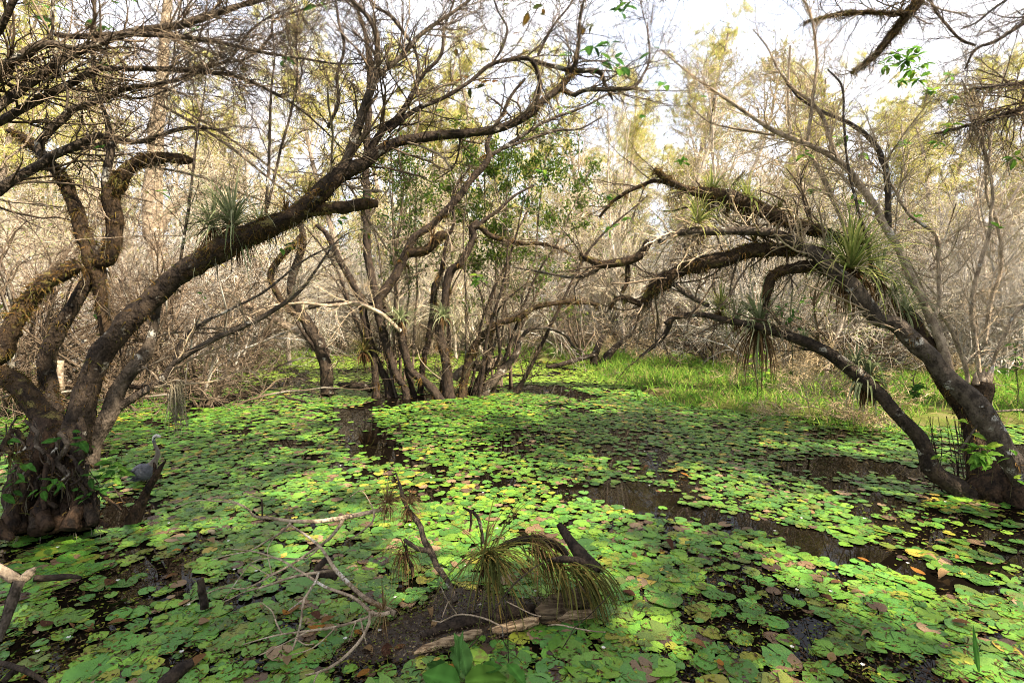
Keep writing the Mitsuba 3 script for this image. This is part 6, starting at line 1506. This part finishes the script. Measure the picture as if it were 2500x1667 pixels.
def small_things():
    rng = np.random.default_rng(91)
    LIT = np.array([[0.22, 0.12, 0.055], [0.14, 0.075, 0.04], [0.30, 0.20, 0.10], [0.09, 0.045, 0.03], [0.34, 0.16, 0.04], [0.25, 0.17, 0.10]])
    # fallen leaves that show, one by one
    for i in range(90):
        v = rng.uniform(1010, 1660) if i > 30 else rng.uniform(1300, 1660)
        p = gp(rng.uniform(20, 2480), v, 0.028)
        k = number('fallen_leaf')
        L = rng.uniform(0.06, 0.12)
        a = rng.uniform(0, 6.28)
        d = np.array([math.cos(a), math.sin(a), rng.normal(0, 0.12)])
        t = np.linspace(0, 1, 6)
        Q = p[None] + d[None] * (t * L)[:, None] + np.array([0, 0, 1.0])[None] * (rng.normal(0, 0.02) * np.sin(t * np.pi))[:, None]
        w = L * 0.27 * np.sin(np.pi * np.clip(t * 0.94 + 0.04, 0, 1)) ** 0.8
        Mesh().add(strips(Q[None], w[None], np.broadcast_to(np.cross(d, [0, 0, 1.0]), (1, 6, 3)), rng.uniform(-0.1, 0.4)), LIT[rng.integers(0, 6)] * rng.uniform(0.8, 1.2)).put(k, 'm_leaf')
        tag(k, 'brown fallen leaf lying on the floating pads', 'leaf', 'fallen leaves on the pads')
    # tiny white flowers
    for i in range(46):
        p = gp(rng.uniform(40, 2460), rng.uniform(1030, 1650), 0.03)
        k = number('white_flower')
        M = Mesh()
        for j in range(5):
            a = j * 1.2566 + rng.random() * 0.3
            d = np.array([math.cos(a), math.sin(a), 0.55])
            Q = p[None] + d[None] * np.linspace(0, 0.013, 4)[:, None]
            M.add(strips(Q[None], np.array([[0.002, 0.005, 0.006, 0.001]]), np.broadcast_to(np.cross(d, [0, 0, 1.0]), (1, 4, 3)), 0.2), np.array([0.80, 0.80, 0.76]))
        st = np.array([[p - [0, 0, 0.03], p - [0, 0, 0.015], p]])
        M.add(tubes(st, np.full((1, 3), 0.0015), 4), np.array([0.2, 0.25, 0.08]))
        M.put(k, 'm_leaf')
        tag(k, 'tiny white flower standing just above the floating pads', 'flower', 'tiny white flowers among the pads')
    # bits of stem, broken leaf and weed between the pads
    n = 5000
    u, v = rng.uniform(-60, 2560, n), 905 + 762 * rng.random(n) ** 0.8
    P0 = np.array([gp(a, b, 0.018) for a, b in zip(u, v)])
    P0 = P0[(terrain(P0[:, 0], P0[:, 1]) < 0)]
    for g in WATER_GAPS:
        P0 = P0[~(contains_xy(g, P0[:, 0], P0[:, 1]) & (rng.random(len(P0)) < 0.93))]
    n = len(P0)
    a = rng.uniform(0, 6.28, n)
    L = rng.uniform(0.02, 0.09, n)
    Q = np.zeros((n, 4, 3))
    Q[:, 0] = P0
    for k in range(1, 4):
        a = a + rng.normal(0, 0.5, n)
        Q[:, k] = Q[:, k - 1] + np.stack([np.cos(a), np.sin(a), rng.normal(0.02, 0.12, n)], 1) * (L / 3)[:, None]
    pal = np.array([[0.03, 0.02, 0.012], [0.06, 0.035, 0.02], [0.11, 0.14, 0.02], [0.10, 0.065, 0.035], [0.02, 0.014, 0.01], [0.15, 0.13, 0.04]])
    VF = tubes(Q, np.broadcast_to(np.array([0.8, 1, 0.9, 0.3]), (n, 4)) * rng.uniform(0.0015, 0.0035, (n, 1)), 3)
    M = Mesh().add(VF, per(pal, (n, len(VF[0]) // n), rng, 0.3))
    n2 = 14000
    u, v = rng.uniform(-60, 2560, n2), 905 + 762 * rng.random(n2) ** 0.8
    C = np.array([gp(a, b, 0.006) for a, b in zip(u, v)])
    for g in WATER_GAPS:
        C = C[~(contains_xy(g, C[:, 0], C[:, 1]) & (rng.random(len(C)) < 0.95))]
    n2 = len(C)
    C[:, 2] += rng.uniform(0, 0.016, n2)
    A = unit(rng.normal(size=(n2, 3)) * np.array([1, 1, 0.15])) * rng.uniform(0.005, 0.016, (n2, 1))
    B = unit(np.cross(A, [0, 0, 1.0])) * rng.uniform(0.004, 0.012, (n2, 1))
    pal2 = np.array([[0.09, 0.14, 0.02], [0.16, 0.18, 0.025], [0.06, 0.10, 0.02], [0.08, 0.05, 0.025], [0.04, 0.025, 0.016], [0.06, 0.04, 0.02]])
    M.add(quads(C, A, B, 0.1), per(pal2, (n2, 4), rng, 0.3))
    x0, y0, x1, y1 = MUD.bounds
    C = np.stack([rng.uniform(x0, x1, 7000), rng.uniform(y0, y1, 7000)], 1)
    C = C[contains_xy(MUD, C[:, 0], C[:, 1])]
    C = np.c_[C, 0.035 + 0.012 * rng.random(len(C))]
    A = unit(rng.normal(size=(len(C), 3)) * np.array([1, 1, 0.5])) * rng.uniform(0.003, 0.014, (len(C), 1))
    B = unit(np.cross(A, rng.normal(size=(len(C), 3)))) * rng.uniform(0.002, 0.006, (len(C), 1))
    M.add(quads(C, A, B, 0.1), per(np.array([[0.03, 0.02, 0.012], [0.06, 0.04, 0.025], [0.11, 0.08, 0.05], [0.015, 0.01, 0.007], [0.16, 0.13, 0.08], [0.12, 0.14, 0.03]]), (len(C), 4), rng, 0.3))
    M.put('floating_litter', 'm_twig')
    tag('floating_litter', 'broken stems, weed and leaf scraps floating between the pads', 'litter', kind='stuff')


small_things()


# ------------------------------------------------------------------ grass and reeds on the banks
def grass():
    rng = np.random.default_rng(61)
    GR = np.array([[0.14, 0.29, 0.04], [0.20, 0.36, 0.05], [0.10, 0.22, 0.035], [0.28, 0.38, 0.07]])
    ST = np.array([[0.34, 0.29, 0.13], [0.42, 0.35, 0.18], [0.26, 0.21, 0.10], [0.22, 0.24, 0.07]])
    rows = []
    for poly, n, h, dry in ((BANKS[0], 26000, (0.08, 0.42), 0.14), (BANKS[1], 9000, (0.25, 0.7), 0.12), (BANKS[2], 14000, (0.15, 0.5), 0.18)):
        b = poly.buffer(1.1)
        x0, y0, x1, y1 = b.bounds
        P = np.stack([rng.uniform(x0, x1, n * 4), rng.uniform(y0, y1, n * 4)], 1)
        P = P[contains_xy(b, P[:, 0], P[:, 1])]
        q = np.c_[P * 0.9, np.zeros(len(P))]
        d = meshkit.fbm(q, 3, 77)
        from shapely import points, distance
        edge = np.clip(distance(poly, points(P)) / 1.1, 0, 1)
        P = P[d > rng.uniform(0.28, 0.62, len(P)) + 0.25 * edge][:n]
        rows.append((P, h, dry))
    xx = rng.uniform(-40, 45, 40000)
    yy = rng.uniform(23, 42, 40000)
    far = np.stack([xx, yy], 1)
    far = far[(meshkit.fbm(np.c_[far * 0.35, np.zeros(len(far))], 3, 78) > 0.5) & (terrain(far[:, 0], far[:, 1]) > 0)]
    rows.append((far[:12000], (0.3, 0.8), 0.3))
    M = Mesh()
    for P, h, dry in rows:
        n = len(P)
        z = np.maximum(terrain(P[:, 0], P[:, 1]), -0.05)
        L = rng.uniform(h[0], h[1], n) * (0.6 + 0.8 * meshkit.fbm(np.c_[P * 0.8, np.zeros(n)], 2, 79))
        dryish = rng.random(n) < dry + 0.55 * np.clip(meshkit.fbm(np.c_[P * 0.55, np.ones(n)], 3, 80) - 0.45, 0, 1)
        d = unit(np.stack([rng.normal(0, 0.35, n), rng.normal(0, 0.35, n), np.ones(n)], 1) + dryish[:, None] * rng.normal(0, 0.5, (n, 3)) * np.array([1, 1, 0.2]))
        Q = np.zeros((n, 4, 3))
        Q[:, 0] = np.c_[P, z - 0.03]
        bend = rng.normal(0, 0.22, (n, 3)) - np.array([0, 0, 0.16])
        for k in range(1, 4):
            d = unit(d + bend)
            Q[:, k] = Q[:, k - 1] + d * (L / 3)[:, None]
        w = rng.uniform(0.004, 0.009, (n, 1)) * (1 + P[:, 1:] / 25) * np.array([[0.9, 1.0, 0.65, 0.05]])
        col = np.where(dryish[:, None], ST[rng.integers(0, 4, n)], GR[rng.integers(0, 4, n)]) * rng.uniform(0.75, 1.25, (n, 1))
        side = unit(np.cross(d, rng.normal(size=(n, 3))))
        t = unit(np.gradient(Q, axis=1))
        s = unit(side[:, None] - t * (side[:, None] * t).sum(-1, keepdims=True))
        V = np.stack([Q - s * w[..., None], Q + s * w[..., None]], 2).reshape(-1, 3)
        nn, kk = np.meshgrid(np.arange(n), np.arange(3), indexing='ij')
        i0 = (nn * 4 + kk) * 2
        F = np.stack([np.stack([i0, i0 + 1, i0 + 3], -1), np.stack([i0, i0 + 3, i0 + 2], -1)], -2).reshape(-1, 3)
        M.add((V, F), np.repeat(col, 8, axis=0))
    M.put('grass', 'm_leaf')
    tag('grass', 'green and straw-coloured grass on the low banks round the pond', 'grass', kind='stuff')


grass()
